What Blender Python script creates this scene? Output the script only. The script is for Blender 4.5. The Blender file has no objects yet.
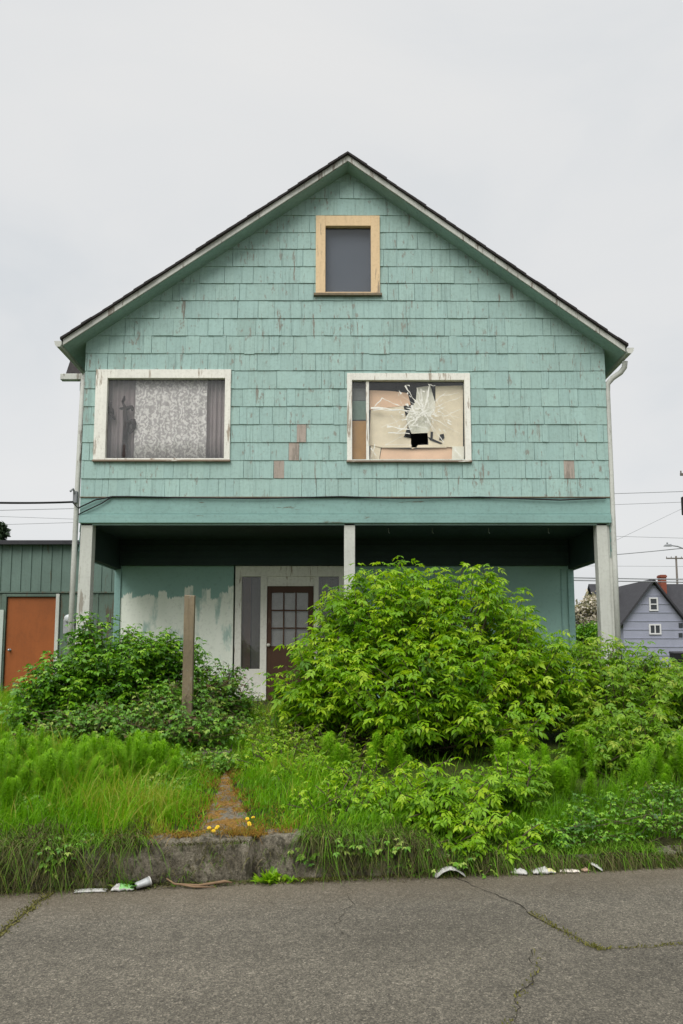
import bpy, bmesh, math, random
import numpy as np
from mathutils import Vector, Matrix, noise as mnoise

# ------------------------------------------------------------------ camera
S = bpy.context.scene
COL = S.collection
F, CX, CY, D, H = 760.0, 341.5, 568.0, 11.5, 1.6
PITCH = math.radians(6.16)
cam = bpy.data.cameras.new('camera')
cam.sensor_fit = 'VERTICAL'; cam.sensor_height = 36.0; cam.sensor_width = 36.0
cam.lens = F / 1024 * 36.0
cam.shift_y = (CY - 512) / 1024
cam.clip_start = 0.05; cam.clip_end = 3000
cam_o = bpy.data.objects.new('camera', cam); COL.objects.link(cam_o)
cam_o.location = (0, -D, H); cam_o.rotation_euler = (math.pi/2 + PITCH, 0, 0)
S.camera = cam_o

# ------------------------------------------------------------------ world, sun, exposure
SUN_EL, SUN_AZ = math.radians(47), math.radians(-24)     # azimuth measured from -Y (behind the camera) towards -X
S.view_settings.view_transform = 'Standard'; S.view_settings.look = 'None'
S.view_settings.gamma = 1.0; S.view_settings.use_curve_mapping = False
S.view_settings.exposure = 0.85
w = bpy.data.worlds.new('World'); S.world = w; w.use_nodes = True
nt = w.node_tree; nt.nodes.clear()
def N(nt, t, **kw):
    n = nt.nodes.new(t)
    for k, v in kw.items():
        if k.startswith('_'): setattr(n, k[1:], v)
        else: n.inputs[k.replace('__', ' ')].default_value = v
    return n
def ramp(nt, stops, fac=None, interp='LINEAR'):
    r = nt.nodes.new('ShaderNodeValToRGB'); r.color_ramp.interpolation = interp
    while len(r.color_ramp.elements) > 1: r.color_ramp.elements.remove(r.color_ramp.elements[-1])
    r.color_ramp.elements[0].position = stops[0][0]
    c = stops[0][1]; r.color_ramp.elements[0].color = (c, c, c, 1) if isinstance(c, (int, float)) else (*c, 1)
    for p_, c in stops[1:]:
        e = r.color_ramp.elements.new(p_); e.color = (c, c, c, 1) if isinstance(c, (int, float)) else (*c, 1)
    if fac is not None: nt.links.new(fac, r.inputs[0])
    return r
def mixc(nt, fac, a, b, mode='MIX'):
    m = nt.nodes.new('ShaderNodeMix'); m.data_type = 'RGBA'; m.blend_type = mode
    for i, v in ((0, fac), (6, a), (7, b)):
        if isinstance(v, bpy.types.NodeSocket): nt.links.new(v, m.inputs[i])
        elif i == 0: m.inputs[0].default_value = v
        else: m.inputs[i].default_value = (*v, 1) if len(v) == 3 else v
    return m.outputs[2]
def mathn(nt, op, a, b=0.0, clamp=False):
    m = nt.nodes.new('ShaderNodeMath'); m.operation = op; m.use_clamp = clamp
    for i, v in enumerate((a, b)):
        if isinstance(v, bpy.types.NodeSocket): nt.links.new(v, m.inputs[i])
        else: m.inputs[i].default_value = v
    return m.outputs[0]
tc = N(nt, 'ShaderNodeTexCoord')
sky = N(nt, 'ShaderNodeTexSky', _sky_type='NISHITA')
sky.sun_disc = False; sky.sun_elevation = SUN_EL; sky.sun_rotation = math.pi + SUN_AZ
sep = N(nt, 'ShaderNodeSeparateXYZ'); nt.links.new(tc.outputs['Generated'], sep.inputs[0])
mp = N(nt, 'ShaderNodeMapping'); mp.inputs['Scale'].default_value = (1, 1, 2.2)
nt.links.new(tc.outputs['Generated'], mp.inputs[0])
cn = N(nt, 'ShaderNodeTexNoise', Scale=2.1, Detail=6, Roughness=.5, Distortion=.4); nt.links.new(mp.outputs[0], cn.inputs['Vector'])
cl = ramp(nt, [(.3, (5.85, 6.1, 6.3)), (.5, (6.6, 6.68, 6.72)), (.68, (6.9, 6.9, 6.85))], cn.outputs[0])
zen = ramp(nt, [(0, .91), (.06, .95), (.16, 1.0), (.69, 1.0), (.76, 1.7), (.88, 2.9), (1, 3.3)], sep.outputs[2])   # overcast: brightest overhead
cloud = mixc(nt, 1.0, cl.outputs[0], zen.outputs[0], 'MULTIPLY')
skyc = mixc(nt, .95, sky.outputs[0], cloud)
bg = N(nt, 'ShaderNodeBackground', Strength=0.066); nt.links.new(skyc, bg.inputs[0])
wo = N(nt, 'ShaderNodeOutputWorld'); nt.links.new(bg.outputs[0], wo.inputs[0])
sun = bpy.data.lights.new('sun', 'SUN'); sun.energy = 1.5; sun.angle = math.radians(42); sun.color = (1, .97, .93)
sun_o = bpy.data.objects.new('sun', sun); COL.objects.link(sun_o)
sd = Vector((math.sin(SUN_AZ)*math.cos(SUN_EL), -math.cos(SUN_AZ)*math.cos(SUN_EL), math.sin(SUN_EL)))
sun_o.rotation_euler = sd.to_track_quat('Z', 'Y').to_euler()

# ------------------------------------------------------------------ survey helpers: a sight line cut by a wall plane or by the ground
cp, sp = math.cos(PITCH), math.sin(PITCH)
def P(px, py, Y):
    u = (CY-py)/F; t = (Y+D)/(cp-u*sp)
    return ((px-CX)/F*t, H+(sp+u*cp)*t)
def G(px, py, Z=0.0):
    u = (CY-py)/F; t = (Z-H)/(sp+u*cp)
    return ((px-CX)/F*t, (cp-u*sp)*t-D)

# ------------------------------------------------------------------ object helpers
def tag(o, label=None, cat=None, group=None, kind=None):
    if label: o['label'] = label
    if cat: o['category'] = cat
    if group: o['group'] = group
    if kind: o['kind'] = kind
    return o
def empty(name, loc=(0, 0, 0), rz=0):
    o = bpy.data.objects.new(name, None); COL.objects.link(o); o.location = loc; o.rotation_euler.z = rz
    o.empty_display_size = .2
    return o
class MB:
    def __init__(s): s.v = []; s.f = []; s.m = []; s.c = []
    def add(s, vs, fs, m=0, c=None):
        o = len(s.v); s.v += [tuple(v) for v in vs]
        for f in fs: s.f.append(tuple(i+o for i in f)); s.m.append(m); s.c.append(c)
    def box(s, a, b, m=0, c=None):
        x0, y0, z0 = a; x1, y1, z1 = b
        s.add([(x0,y0,z0),(x1,y0,z0),(x1,y1,z0),(x0,y1,z0),(x0,y0,z1),(x1,y0,z1),(x1,y1,z1),(x0,y1,z1)],
              [(0,3,2,1),(4,5,6,7),(0,1,5,4),(1,2,6,5),(2,3,7,6),(3,0,4,7)], m, c)
    def hexa(s, lo, hi, m=0, c=None):   # two quads (4 points each), bottom and top
        s.add(list(lo)+list(hi), [(0,3,2,1),(4,5,6,7),(0,1,5,4),(1,2,6,5),(2,3,7,6),(3,0,4,7)], m, c)
    def tube(s, pts, r, n=8, m=0, cap=True, c=None):
        pts = [Vector(p) for p in pts]; rs = r if isinstance(r, (list, tuple)) else [r]*len(pts)
        o = len(s.v); prev = None
        for i, p in enumerate(pts):
            t = (pts[min(i+1, len(pts)-1)]-pts[max(i-1, 0)]).normalized()
            if prev is None: a = t.orthogonal().normalized()
            else: a = (prev - t*prev.dot(t)).normalized()
            prev = a; b = t.cross(a)
            for k in range(n):
                q = p + (a*math.cos(2*math.pi*k/n)+b*math.sin(2*math.pi*k/n))*rs[i]
                s.v.append(tuple(q))
        for i in range(len(pts)-1):
            for k in range(n):
                k2 = (k+1) % n
                s.f.append((o+i*n+k, o+i*n+k2, o+(i+1)*n+k2, o+(i+1)*n+k)); s.m.append(m); s.c.append(c)
        if cap:
            s.f.append(tuple(o+k for k in reversed(range(n)))); s.m.append(m); s.c.append(c)
            e = o+(len(pts)-1)*n; s.f.append(tuple(e+k for k in range(n))); s.m.append(m); s.c.append(c)
    def lathe(s, prof, n=24, m=0, mat=None):   # prof [(r, z)]
        o = len(s.v); M = mat or Matrix()
        for r, z in prof:
            for k in range(n):
                s.v.append(tuple(M @ Vector((r*math.cos(2*math.pi*k/n), r*math.sin(2*math.pi*k/n), z))))
        for i in range(len(prof)-1):
            for k in range(n):
                k2 = (k+1) % n
                s.f.append((o+i*n+k, o+i*n+k2, o+(i+1)*n+k2, o+(i+1)*n+k)); s.m.append(m); s.c.append(None)
    def prism(s, poly, y0, y1, m=0, c=None):   # poly in (x, z), counter-clockwise seen from -Y
        n = len(poly)
        s.add([(x, y0, z) for x, z in poly]+[(x, y1, z) for x, z in poly],
              [tuple(range(n)), tuple(reversed(range(n, 2*n)))]+[(i, n+i, n+(i+1) % n, (i+1) % n) for i in range(n)], m, c)
    def build(s, name, mats, parent=None, bevel=0, smooth=False, loc=None):
        me = bpy.data.meshes.new(name); me.from_pydata(s.v, [], s.f); me.update()
        mats = mats if isinstance(mats, (list, tuple)) else [mats]
        for q in mats: me.materials.append(q)
        me.polygons.foreach_set('material_index', s.m)
        if any(c is not None for c in s.c):
            at = me.attributes.new('tint', 'FLOAT', 'FACE'); at.data.foreach_set('value', [0.5 if c is None else c for c in s.c])
        if smooth: me.polygons.foreach_set('use_smooth', [True]*len(me.polygons))
        o = bpy.data.objects.new(name, me); COL.objects.link(o); o.parent = parent
        if loc: o.location = loc
        if bevel:
            b = o.modifiers.new('edge', 'BEVEL'); b.width = bevel; b.segments = 2; b.limit_method = 'ANGLE'
        return o
def raw_mesh(name, V, Fq, tint, mat, parent=None, smooth=False):   # V (n,3), Fq (m,k) uniform faces, tint per vertex
    me = bpy.data.meshes.new(name); n, (m, k) = len(V), Fq.shape
    me.vertices.add(n); me.vertices.foreach_set('co', V.astype(np.float32).ravel())
    me.loops.add(m*k); me.loops.foreach_set('vertex_index', Fq.astype(np.int32).ravel())
    me.polygons.add(m); me.polygons.foreach_set('loop_start', np.arange(0, m*k, k, dtype=np.int32))
    me.polygons.foreach_set('loop_total', np.full(m, k, dtype=np.int32))
    if smooth: me.polygons.foreach_set('use_smooth', np.ones(m, dtype=bool))
    at = me.attributes.new('tint', 'FLOAT', 'POINT'); at.data.foreach_set('value', tint.astype(np.float32))
    me.update(calc_edges=True); me.materials.append(mat)
    o = bpy.data.objects.new(name, me); COL.objects.link(o); o.parent = parent
    return o

# ------------------------------------------------------------------ materials
def newmat(name):
    m = bpy.data.materials.new(name); m.use_nodes = True; nt = m.node_tree
    return m, nt, nt.nodes['Principled BSDF']
def coords(nt, scale=(1, 1, 1)):
    t = nt.nodes.new('ShaderNodeTexCoord'); mp = nt.nodes.new('ShaderNodeMapping'); mp.inputs['Scale'].default_value = scale
    nt.links.new(t.outputs['Object'], mp.inputs[0]); return mp.outputs[0]
def noise(nt, vec, scale, detail=4, rough=.55, dist=0):
    n = N(nt, 'ShaderNodeTexNoise', Scale=scale, Detail=detail, Roughness=rough, Distortion=dist); nt.links.new(vec, n.inputs['Vector'])
    return n.outputs[0]
def bump(nt, b, h, strength=.3, dist=.01):
    n = N(nt, 'ShaderNodeBump', Strength=strength, Distance=dist); nt.links.new(h, n.inputs['Height']); nt.links.new(n.outputs[0], b.inputs['Normal'])
def paint(name, base, dirt=(.12, .11, .09), wear=.0, wearcol=(.2, .17, .14), rough=.7, vary=.14, streak=7, tint=0.0, bumpy=.25, grain=0.0, zaxis=True):
    m, nt, b = newmat(name)
    c = coords(nt); cs = coords(nt, (1, 1, .1) if zaxis else (.1, 1, 1))
    n1 = noise(nt, c, 1.3, 5); n2 = noise(nt, cs, streak*4, 5, .6); n3 = noise(nt, c, 22, 6, .65)
    col = mixc(nt, ramp(nt, [(.3, 0), (.7, 1)], n1).outputs[0], tuple(x*(1-vary) for x in base), tuple(min(1, x*(1+vary)) for x in base))
    if tint:
        a = nt.nodes.new('ShaderNodeAttribute'); a.attribute_name = 'tint'
        tr = ramp(nt, [(0, 1-tint), (.5, 1.0), (1, 1+tint*.6)], a.outputs['Fac'])
        col = mixc(nt, 1.0, col, tr.outputs[0], 'MULTIPLY')
        # some shingles a touch bluer
        f = mathn(nt, 'MULTIPLY', ramp(nt, [(0, 0), (1, 1)], mathn(nt, 'FRACT', mathn(nt, 'MULTIPLY', a.outputs['Fac'], 7.3))).outputs[0], .35)
        col = mixc(nt, f, col, tuple(x*y for x, y in zip(base, (.93, .985, 1.05))))
    st = ramp(nt, [(.35, .0), (.75, .55)], n2)
    col = mixc(nt, mathn(nt, 'MULTIPLY', st.outputs[0], .5), col, tuple(x*.62 for x in base))
    col = mixc(nt, mathn(nt, 'MULTIPLY', ramp(nt, [(.5, 0), (.85, 1)], n3).outputs[0], .45), col, dirt)
    if grain:                              # split and combed shakes: fine dark vertical grooves, some stretches more weathered
        g1 = noise(nt, coords(nt, (1, 1, .035)), 34, 3, .6); g2 = noise(nt, coords(nt, (1, 1, .5)), 2.6, 4)
        gm = mathn(nt, 'MULTIPLY', ramp(nt, [(.54, 0), (.60, .5), (.70, 1)], g1).outputs[0], ramp(nt, [(.38, .12), (.62, 1)], g2).outputs[0])
        col = mixc(nt, mathn(nt, 'MULTIPLY', gm, .62), col, tuple(x*.5 for x in base))
        ch = noise(nt, coords(nt, (1, 1, .4)), 17, 5, .65); cm = ramp(nt, [(.62, 0), (.67, 1)], mathn(nt, 'ADD', ch, mathn(nt, 'MULTIPLY', mathn(nt, 'SUBTRACT', g2, .5), .42)))
        col = mixc(nt, mathn(nt, 'MULTIPLY', cm.outputs[0], .75), col, (.21, .20, .17))
    if wear:
        nw = noise(nt, cs, 11, 8, .72, .3); big = noise(nt, c, 1.7, 3)
        wv = mathn(nt, 'ADD', nw, mathn(nt, 'MULTIPLY', big, .35))
        wm = ramp(nt, [(.93-wear, 0), (.96-wear, 1)], wv)
        col = mixc(nt, wm.outputs[0], col, wearcol)
    nt.links.new(col, b.inputs['Base Color'])
    b.inputs['Roughness'].default_value = rough; b.inputs['Specular IOR Level'].default_value = .3
    hh = mathn(nt, 'ADD', mathn(nt, 'MULTIPLY', n2, 1.0), mathn(nt, 'MULTIPLY', n3, .6))
    bump(nt, b, hh, bumpy, .006)
    return m
def plain(name, col, rough=.6, spec=.4, n=18, vary=.25, metal=0):
    m, nt, b = newmat(name); c = coords(nt); f = noise(nt, c, n, 6, .6)
    col2 = mixc(nt, f, tuple(x*(1-vary) for x in col), tuple(min(1, x*(1+vary)) for x in col))
    nt.links.new(col2, b.inputs['Base Color']); b.inputs['Roughness'].default_value = rough; b.inputs['Specular IOR Level'].default_value = spec
    b.inputs['Metallic'].default_value = metal
    bump(nt, b, f, .2, .004)
    return m
def foliage(name, stops, trans=.35, rough=.45, spec=.35):
    m, nt, b = newmat(name)
    a = nt.nodes.new('ShaderNodeAttribute'); a.attribute_name = 'tint'
    r = ramp(nt, stops, a.outputs['Fac'])
    nt.links.new(r.outputs[0], b.inputs['Base Color']); b.inputs['Roughness'].default_value = rough; b.inputs['Specular IOR Level'].default_value = spec
    t = nt.nodes.new('ShaderNodeBsdfTranslucent')
    tcx = mixc(nt, 1.0, r.outputs[0], (1.25, 1.3, .55), 'MULTIPLY'); nt.links.new(tcx, t.inputs[0])
    mx = nt.nodes.new('ShaderNodeMixShader'); mx.inputs[0].default_value = trans
    nt.links.new(b.outputs[0], mx.inputs[1]); nt.links.new(t.outputs[0], mx.inputs[2])
    nt.links.new(mx.outputs[0], nt.nodes['Material Output'].inputs[0])
    return m
def glass_mat(name, film=.12, filmcol=(.35, .36, .36), rough=.03):
    m, nt, b = newmat(name)
    tr = nt.nodes.new('ShaderNodeBsdfTransparent'); tr.inputs[0].default_value = (.975, .985, .985, 1)
    gl = nt.nodes.new('ShaderNodeBsdfGlossy'); gl.inputs['Roughness'].default_value = rough
    fr = N(nt, 'ShaderNodeFresnel', IOR=1.5); gg = nt.nodes.new('ShaderNodeNewGeometry')
    nt.links.new(mathn(nt, 'ADD', 1.5, mathn(nt, 'MULTIPLY', gg.outputs['Backfacing'], 1/1.5-1.5)), fr.inputs[0])
    m1 = nt.nodes.new('ShaderNodeMixShader'); nt.links.new(fr.outputs[0], m1.inputs[0]); nt.links.new(tr.outputs[0], m1.inputs[1]); nt.links.new(gl.outputs[0], m1.inputs[2])
    df = nt.nodes.new('ShaderNodeBsdfDiffuse'); df.inputs[0].default_value = (*filmcol, 1)
    c = coords(nt); f = noise(nt, c, 5, 7, .65); fm = ramp(nt, [(.3, film*.5), (.75, film*1.7)], f)
    m2 = nt.nodes.new('ShaderNodeMixShader'); nt.links.new(fm.outputs[0], m2.inputs[0]); nt.links.new(m1.outputs[0], m2.inputs[1]); nt.links.new(df.outputs[0], m2.inputs[2])
    nt.links.new(m2.outputs[0], nt.nodes['Material Output'].inputs[0]); nt.nodes.remove(b)
    return m

TEAL = (.315, .455, .415)
M = {}
M['shingle'] = paint('teal_shingle_paint', TEAL, dirt=(.13, .16, .13), wear=.135, wearcol=(.2, .2, .17), tint=.13, vary=.06, bumpy=.5, streak=9, grain=1.0)
M['bare'] = paint('bare_shingle', (.36, .305, .26), dirt=(.14, .12, .1), wear=.2, wearcol=(.22, .19, .16), vary=.2, grain=1, bumpy=.7)
M['teal'] = paint('teal_board_paint', (.215, .36, .333), dirt=(.08, .1, .08), wear=.12, wearcol=(.12, .12, .09), vary=.1, zaxis=False)
M['tealdark'] = paint('teal_soffit_paint', (.28, .40, .37), dirt=(.04, .06, .05), vary=.15, wear=.08, wearcol=(.1, .1, .08))
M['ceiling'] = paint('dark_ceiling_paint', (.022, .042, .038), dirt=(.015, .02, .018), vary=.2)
M['white'] = paint('white_trim_paint', (.76, .75, .68), dirt=(.25, .22, .17), wear=.17, wearcol=(.34, .29, .23), vary=.08, bumpy=.5)
M['flaking'] = paint('flaking_sill_paint', (.6, .58, .52), dirt=(.2, .15, .1), wear=.36, wearcol=(.2, .15, .11), vary=.15, bumpy=.8, zaxis=False)
M['post'] = paint('weathered_post_paint', (.50, .51, .465), dirt=(.25, .24, .2), wear=.14, wearcol=(.27, .25, .21), vary=.1, bumpy=.6)
M['cream'] = paint('cream_trim_paint', (.70, .52, .31), dirt=(.3, .2, .11), wear=.14, wearcol=(.3, .23, .16), vary=.07)
M['gutter'] = paint('grey_gutter_paint', (.50, .51, .47), dirt=(.18, .17, .14), wear=.16, wearcol=(.22, .2, .17))
M['roof'] = plain('dark_roof_shingles', (.035, .031, .031), .9, .2, 14, .6)
M['roofgrey'] = plain('grey_roof_shingles', (.045, .045, .05), .9, .2, 3, .4)
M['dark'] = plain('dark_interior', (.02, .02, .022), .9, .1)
M['glass'] = glass_mat('dirty_glass', .06)
M['clearglass'] = glass_mat('smoky_glass', .015)
M['brown'] = paint('brown_door_paint', (.075, .036, .02), dirt=(.03, .02, .015), wear=.14, wearcol=(.12, .08, .055), rough=.6)
M['rust'] = paint('rust_orange_door_paint', (.27, .078, .018), dirt=(.13, .045, .015), vary=.12, rough=.6, wear=.05, wearcol=(.3, .2, .12))
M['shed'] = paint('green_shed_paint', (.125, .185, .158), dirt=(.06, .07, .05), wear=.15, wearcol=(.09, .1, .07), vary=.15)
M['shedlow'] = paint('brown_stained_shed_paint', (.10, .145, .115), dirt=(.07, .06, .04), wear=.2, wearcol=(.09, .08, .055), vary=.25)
M['stake'] = paint('weathered_stake_wood', (.19, .15, .095), dirt=(.04, .034, .025), wear=.2, wearcol=(.17, .145, .11), vary=.3, bumpy=1, streak=14, grain=1)
M['metal'] = plain('grey_metal', (.35, .36, .37), .45, .5, metal=.6)
M['black'] = plain('black_rubber', (.012, .012, .012), .6, .3)
M['wire'] = plain('grey_wire', (.22, .23, .24), .7, .2)
M['poleWood'] = plain('pole_wood', (.13, .115, .10), .9, .2)
M['brick'] = plain('chimney_brick', (.22, .07, .045), .9, .2, 8, .3)
M['blue'] = paint('blue_grey_siding', (.30, .315, .39), dirt=(.2, .2, .27), vary=.06)
M['drape'] = plain('mauve_drape', (.33, .275, .275), .95, .1, 5, .12)
M['sky_reflection_sheet'] = plain('grey_sky_reflection', (.098, .11, .135), .9, .1, 2, .08)  # bluish grey of reflected sky put into a flat colour
M['bark'] = plain('twig_bark', (.09, .065, .045), .9, .2)
M['soil'] = plain('soil', (.05, .04, .03), .95, .1, 20, .5)
M['board'] = plain('interior_plywood', (.42, .22, .06), .8, .2, 8, .25)
M['peach'] = plain('peach_board', (.86, .58, .40), .9, .1, 6, .12)
M['beige'] = plain('beige_sheet', (.84, .72, .54), .9, .1, 9, .14)
M['pale'] = plain('pale_paper', (.86, .82, .70), .9, .1, 9, .1)
M['crack'] = plain('fractured_glass_edges', (.75, .74, .68), .5, .4, 40, .15)
M['whiteplastic'] = plain('white_plastic', (.42, .415, .39), .45, .4, 25, .15)
M['greenplastic'] = plain('green_plastic', (.22, .48, .16), .45, .4, 25, .2)
M['yellow'] = plain('dandelion_yellow', (.72, .50, .03), .8, .2, 60, .2)
M['tan'] = plain('dry_stalk', (.19, .125, .075), .9, .1, 30, .35)

def lace_mat():
    m, nt, b = newmat('patterned_lace'); c = coords(nt, (1, .01, 1))
    v = N(nt, 'ShaderNodeTexVoronoi', Scale=24); nt.links.new(c, v.inputs['Vector'])
    n = noise(nt, c, 26, 6, .7, 1.4)
    wv = N(nt, 'ShaderNodeTexWave', Scale=3.2, Distortion=16, Detail=4); wv.inputs['Detail Scale'].default_value = 2.5; nt.links.new(c, wv.inputs['Vector'])
    f = mathn(nt, 'ADD', mathn(nt, 'MULTIPLY', v.outputs['Distance'], .5), mathn(nt, 'ADD', mathn(nt, 'MULTIPLY', n, .5), mathn(nt, 'MULTIPLY', wv.outputs[0], .3)))
    r = ramp(nt, [(.52, (.82, .77, .74)), (.62, (.70, .65, .63)), (.72, (.46, .42, .41))], f)
    nt.links.new(r.outputs[0], b.inputs['Base Color']); b.inputs['Roughness'].default_value = .95; b.inputs['Specular IOR Level'].default_value = .1
    return m
M['lace'] = lace_mat()
def backwall_mat():      # teal wall with ragged patch of pale primer brushed over its lower left
    m, nt, b = newmat('half_painted_wall'); t = nt.nodes.new('ShaderNodeTexCoord'); sx = nt.nodes.new('ShaderNodeSeparateXYZ'); nt.links.new(t.outputs['Object'], sx.inputs[0])
    c = coords(nt)
    wn = nt.nodes.new('ShaderNodeTexWhiteNoise'); wn.noise_dimensions = '1D'
    nt.links.new(mathn(nt, 'FLOOR', mathn(nt, 'MULTIPLY', sx.outputs[0], 6.5)), wn.inputs['W'])
    slow = noise(nt, coords(nt, (1, 0, 0)), 1.4, 2)
    edge = mathn(nt, 'ADD', mathn(nt, 'MULTIPLY', wn.outputs[0], .22), mathn(nt, 'ADD', mathn(nt, 'MULTIPLY', slow, .5), 2.2))
    edge = mathn(nt, 'ADD', edge, mathn(nt, 'MULTIPLY', noise(nt, coords(nt, (4, 1, .3)), 14, 4), .14))
    d = mathn(nt, 'SUBTRACT', edge, sx.outputs[2])
    msk = ramp(nt, [(0, 0), (.02, 1)], d)
    holes = ramp(nt, [(.34, .25), (.46, 1)], noise(nt, coords(nt, (1, 1, .35)), 5, 5, .6))
    mk = mathn(nt, 'MULTIPLY', msk.outputs[0], holes.outputs[0])
    left = ramp(nt, [(0, 1), (.01, 0)], mathn(nt, 'ADD', sx.outputs[0], 1.9))
    mk = mathn(nt, 'MULTIPLY', mk, left.outputs[0])
    n1 = noise(nt, c, 1.6, 5); n3 = noise(nt, c, 20, 5)
    teal = mixc(nt, n1, (.23, .385, .345), (.30, .475, .425))
    prim = mixc(nt, noise(nt, coords(nt, (1, 1, .2)), 9, 5), (.72, .78, .67), (.88, .90, .82))
    col = mixc(nt, mk, teal, prim)
    col = mixc(nt, mathn(nt, 'MULTIPLY', ramp(nt, [(.55, 0), (.85, 1)], n3).outputs[0], .35), col, (.12, .14, .11))
    nt.links.new(col, b.inputs['Base Color']); b.inputs['Roughness'].default_value = .75; b.inputs['Specular IOR Level'].default_value = .25
    bump(nt, b, n3, .2, .005)
    return m
M['backwall'] = backwall_mat()
def asphalt_mat():
    m, nt, b = newmat('worn_asphalt'); c = coords(nt)
    v = N(nt, 'ShaderNodeTexVoronoi', Scale=140); nt.links.new(c, v.inputs['Vector'])
    v2 = N(nt, 'ShaderNodeTexVoronoi', Scale=42); nt.links.new(c, v2.inputs['Vector'])
    n1 = noise(nt, coords(nt, (.5, 1.1, 1)), .8, 5, .6); n2 = noise(nt, c, 60, 6, .75); n3 = noise(nt, c, 5, 5, .6)
    cr = ramp(nt, [(0, (.052, .047, .037)), (.45, (.10, .09, .07)), (.8, (.16, .142, .11)), (1, (.28, .25, .195))], v.outputs['Color'])
    cr2 = ramp(nt, [(0, .8), (.6, 1), (1, 1.25)], v2.outputs['Color'])
    col = mixc(nt, 1.0, cr.outputs[0], cr2.outputs[0], 'MULTIPLY')
    col = mixc(nt, 1.0, col, ramp(nt, [(.25, .5), (.5, 1), (.75, 1.4)], n2).outputs[0], 'MULTIPLY')
    col = mixc(nt, 1.0, col, ramp(nt, [(.3, .76), (.5, 1.0), (.7, 1.2)], n1).outputs[0], 'MULTIPLY')
    col = mixc(nt, 1.0, col, ramp(nt, [(.3, .88), (.7, 1.1)], n3).outputs[0], 'MULTIPLY')
    sx = nt.nodes.new('ShaderNodeSeparateXYZ'); nt.links.new(c, sx.inputs[0])
    d = mathn(nt, 'SUBTRACT', mathn(nt, 'ADD', mathn(nt, 'MULTIPLY', sx.outputs[0], .135), -5.92), sx.outputs[1])
    d = mathn(nt, 'ADD', d, mathn(nt, 'MULTIPLY', mathn(nt, 'SUBTRACT', n3, .5), .5))
    col = mixc(nt, mathn(nt, 'MULTIPLY', ramp(nt, [(.0, 1), (.12, .75), (.7, 0)], d).outputs[0], .55), col, mixc(nt, n2, (.06, .045, .025), (.24, .19, .12)))
    nt.links.new(col, b.inputs['Base Color']); b.inputs['Roughness'].default_value = .85; b.inputs['Specular IOR Level'].default_value = .3
    h = mathn(nt, 'ADD', v.outputs['Distance'], n2); bump(nt, b, h, .8, .008)
    return m
M['asphalt'] = asphalt_mat()
M['crackfill'] = plain('road_crack_fill', (.035, .031, .024), .95, .1, 40, .5)
M['crackmoss'] = plain('road_crack_moss', (.11, .10, .04), .95, .1, 60, .6)
def ground_mat():
    m, nt, b = newmat('yard_soil'); c = coords(nt)
    n1 = noise(nt, c, 2.2, 6, .6); n2 = noise(nt, c, 30, 6, .7)
    r = ramp(nt, [(.3, (.035, .03, .018)), (.5, (.05, .065, .015)), (.7, (.06, .1, .015))], n1)
    col = mixc(nt, 1.0, r.outputs[0], ramp(nt, [(.3, .5), (.7, 1.5)], n2).outputs[0], 'MULTIPLY')
    nt.links.new(col, b.inputs['Base Color']); b.inputs['Roughness'].default_value = .95; b.inputs['Specular IOR Level'].default_value = .1
    bump(nt, b, n2, .8, .03)
    return m
M['ground'] = ground_mat()
def path_mat():
    m, nt, b = newmat('mossy_path'); c = coords(nt)
    n1 = noise(nt, c, 7, 6, .65, .6); n2 = noise(nt, c, 45, 6, .7)
    r = ramp(nt, [(.3, (.13, .125, .11)), (.44, (.19, .17, .13)), (.52, (.24, .13, .035)), (.64, (.27, .16, .04)), (.75, (.12, .12, .03))], n1)
    col = mixc(nt, 1.0, r.outputs[0], ramp(nt, [(.3, .45), (.7, 1.5)], n2).outputs[0], 'MULTIPLY')
    nt.links.new(col, b.inputs['Base Color']); b.inputs['Roughness'].default_value = .95; b.inputs['Specular IOR Level'].default_value = .1
    bump(nt, b, mathn(nt, 'ADD', n1, n2), 1, .03)
    return m
M['path'] = path_mat()
def kerb_mat():
    m, nt, b = newmat('mossy_kerb_stone'); c = coords(nt)
    n1 = noise(nt, c, 5, 6, .65, .5); n2 = noise(nt, c, 55, 7, .75); n3 = noise(nt, coords(nt, (1, 1, .4)), 16, 6, .7)
    r = ramp(nt, [(.28, (.05, .045, .032)), (.45, (.17, .15, .11)), (.6, (.25, .225, .17)), (.75, (.14, .115, .05))], n1)
    col = mixc(nt, 1.0, r.outputs[0], ramp(nt, [(.3, .35), (.7, 1.6)], n2).outputs[0], 'MULTIPLY')
    col = mixc(nt, ramp(nt, [(.5, 0), (.62, .8)], n3).outputs[0], col, (.035, .032, .02))
    nt.links.new(col, b.inputs['Base Color']); b.inputs['Roughness'].default_value = .95; b.inputs['Specular IOR Level'].default_value = .15
    bump(nt, b, mathn(nt, 'ADD', n3, n2), 1, .03)
    return m
M['kerb'] = kerb_mat()
M['leaf_bright'] = foliage('bright_leaves', [(0, (.065, .165, .007)), (.45, (.15, .315, .007)), (.8, (.24, .42, .01)), (1, (.34, .48, .02))], .42)
M['leaf_right'] = foliage('yellow_green_leaves', [(0, (.07, .17, .012)), (.5, (.15, .30, .014)), (.85, (.23, .37, .022)), (1, (.33, .41, .05))], .42)
M['leaf_dark'] = foliage('dark_leaves', [(0, (.035, .105, .012)), (.5, (.09, .24, .011)), (.8, (.17, .36, .014)), (1, (.25, .42, .03))], .3, .38, .45)
M['leaf_bramble'] = foliage('bramble_leaves', [(0, (.11, .06, .025)), (.10, (.10, .12, .025)), (.3, (.06, .17, .015)), (.8, (.13, .29, .016)), (1, (.26, .34, .06))], .25, .45, .4)
M['grass'] = foliage('grass_blades', [(0, (.075, .18, .006)), (.5, (.13, .31, .007)), (.85, (.2, .41, .01)), (1, (.32, .33, .05))], .4, .5, .25)
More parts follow.
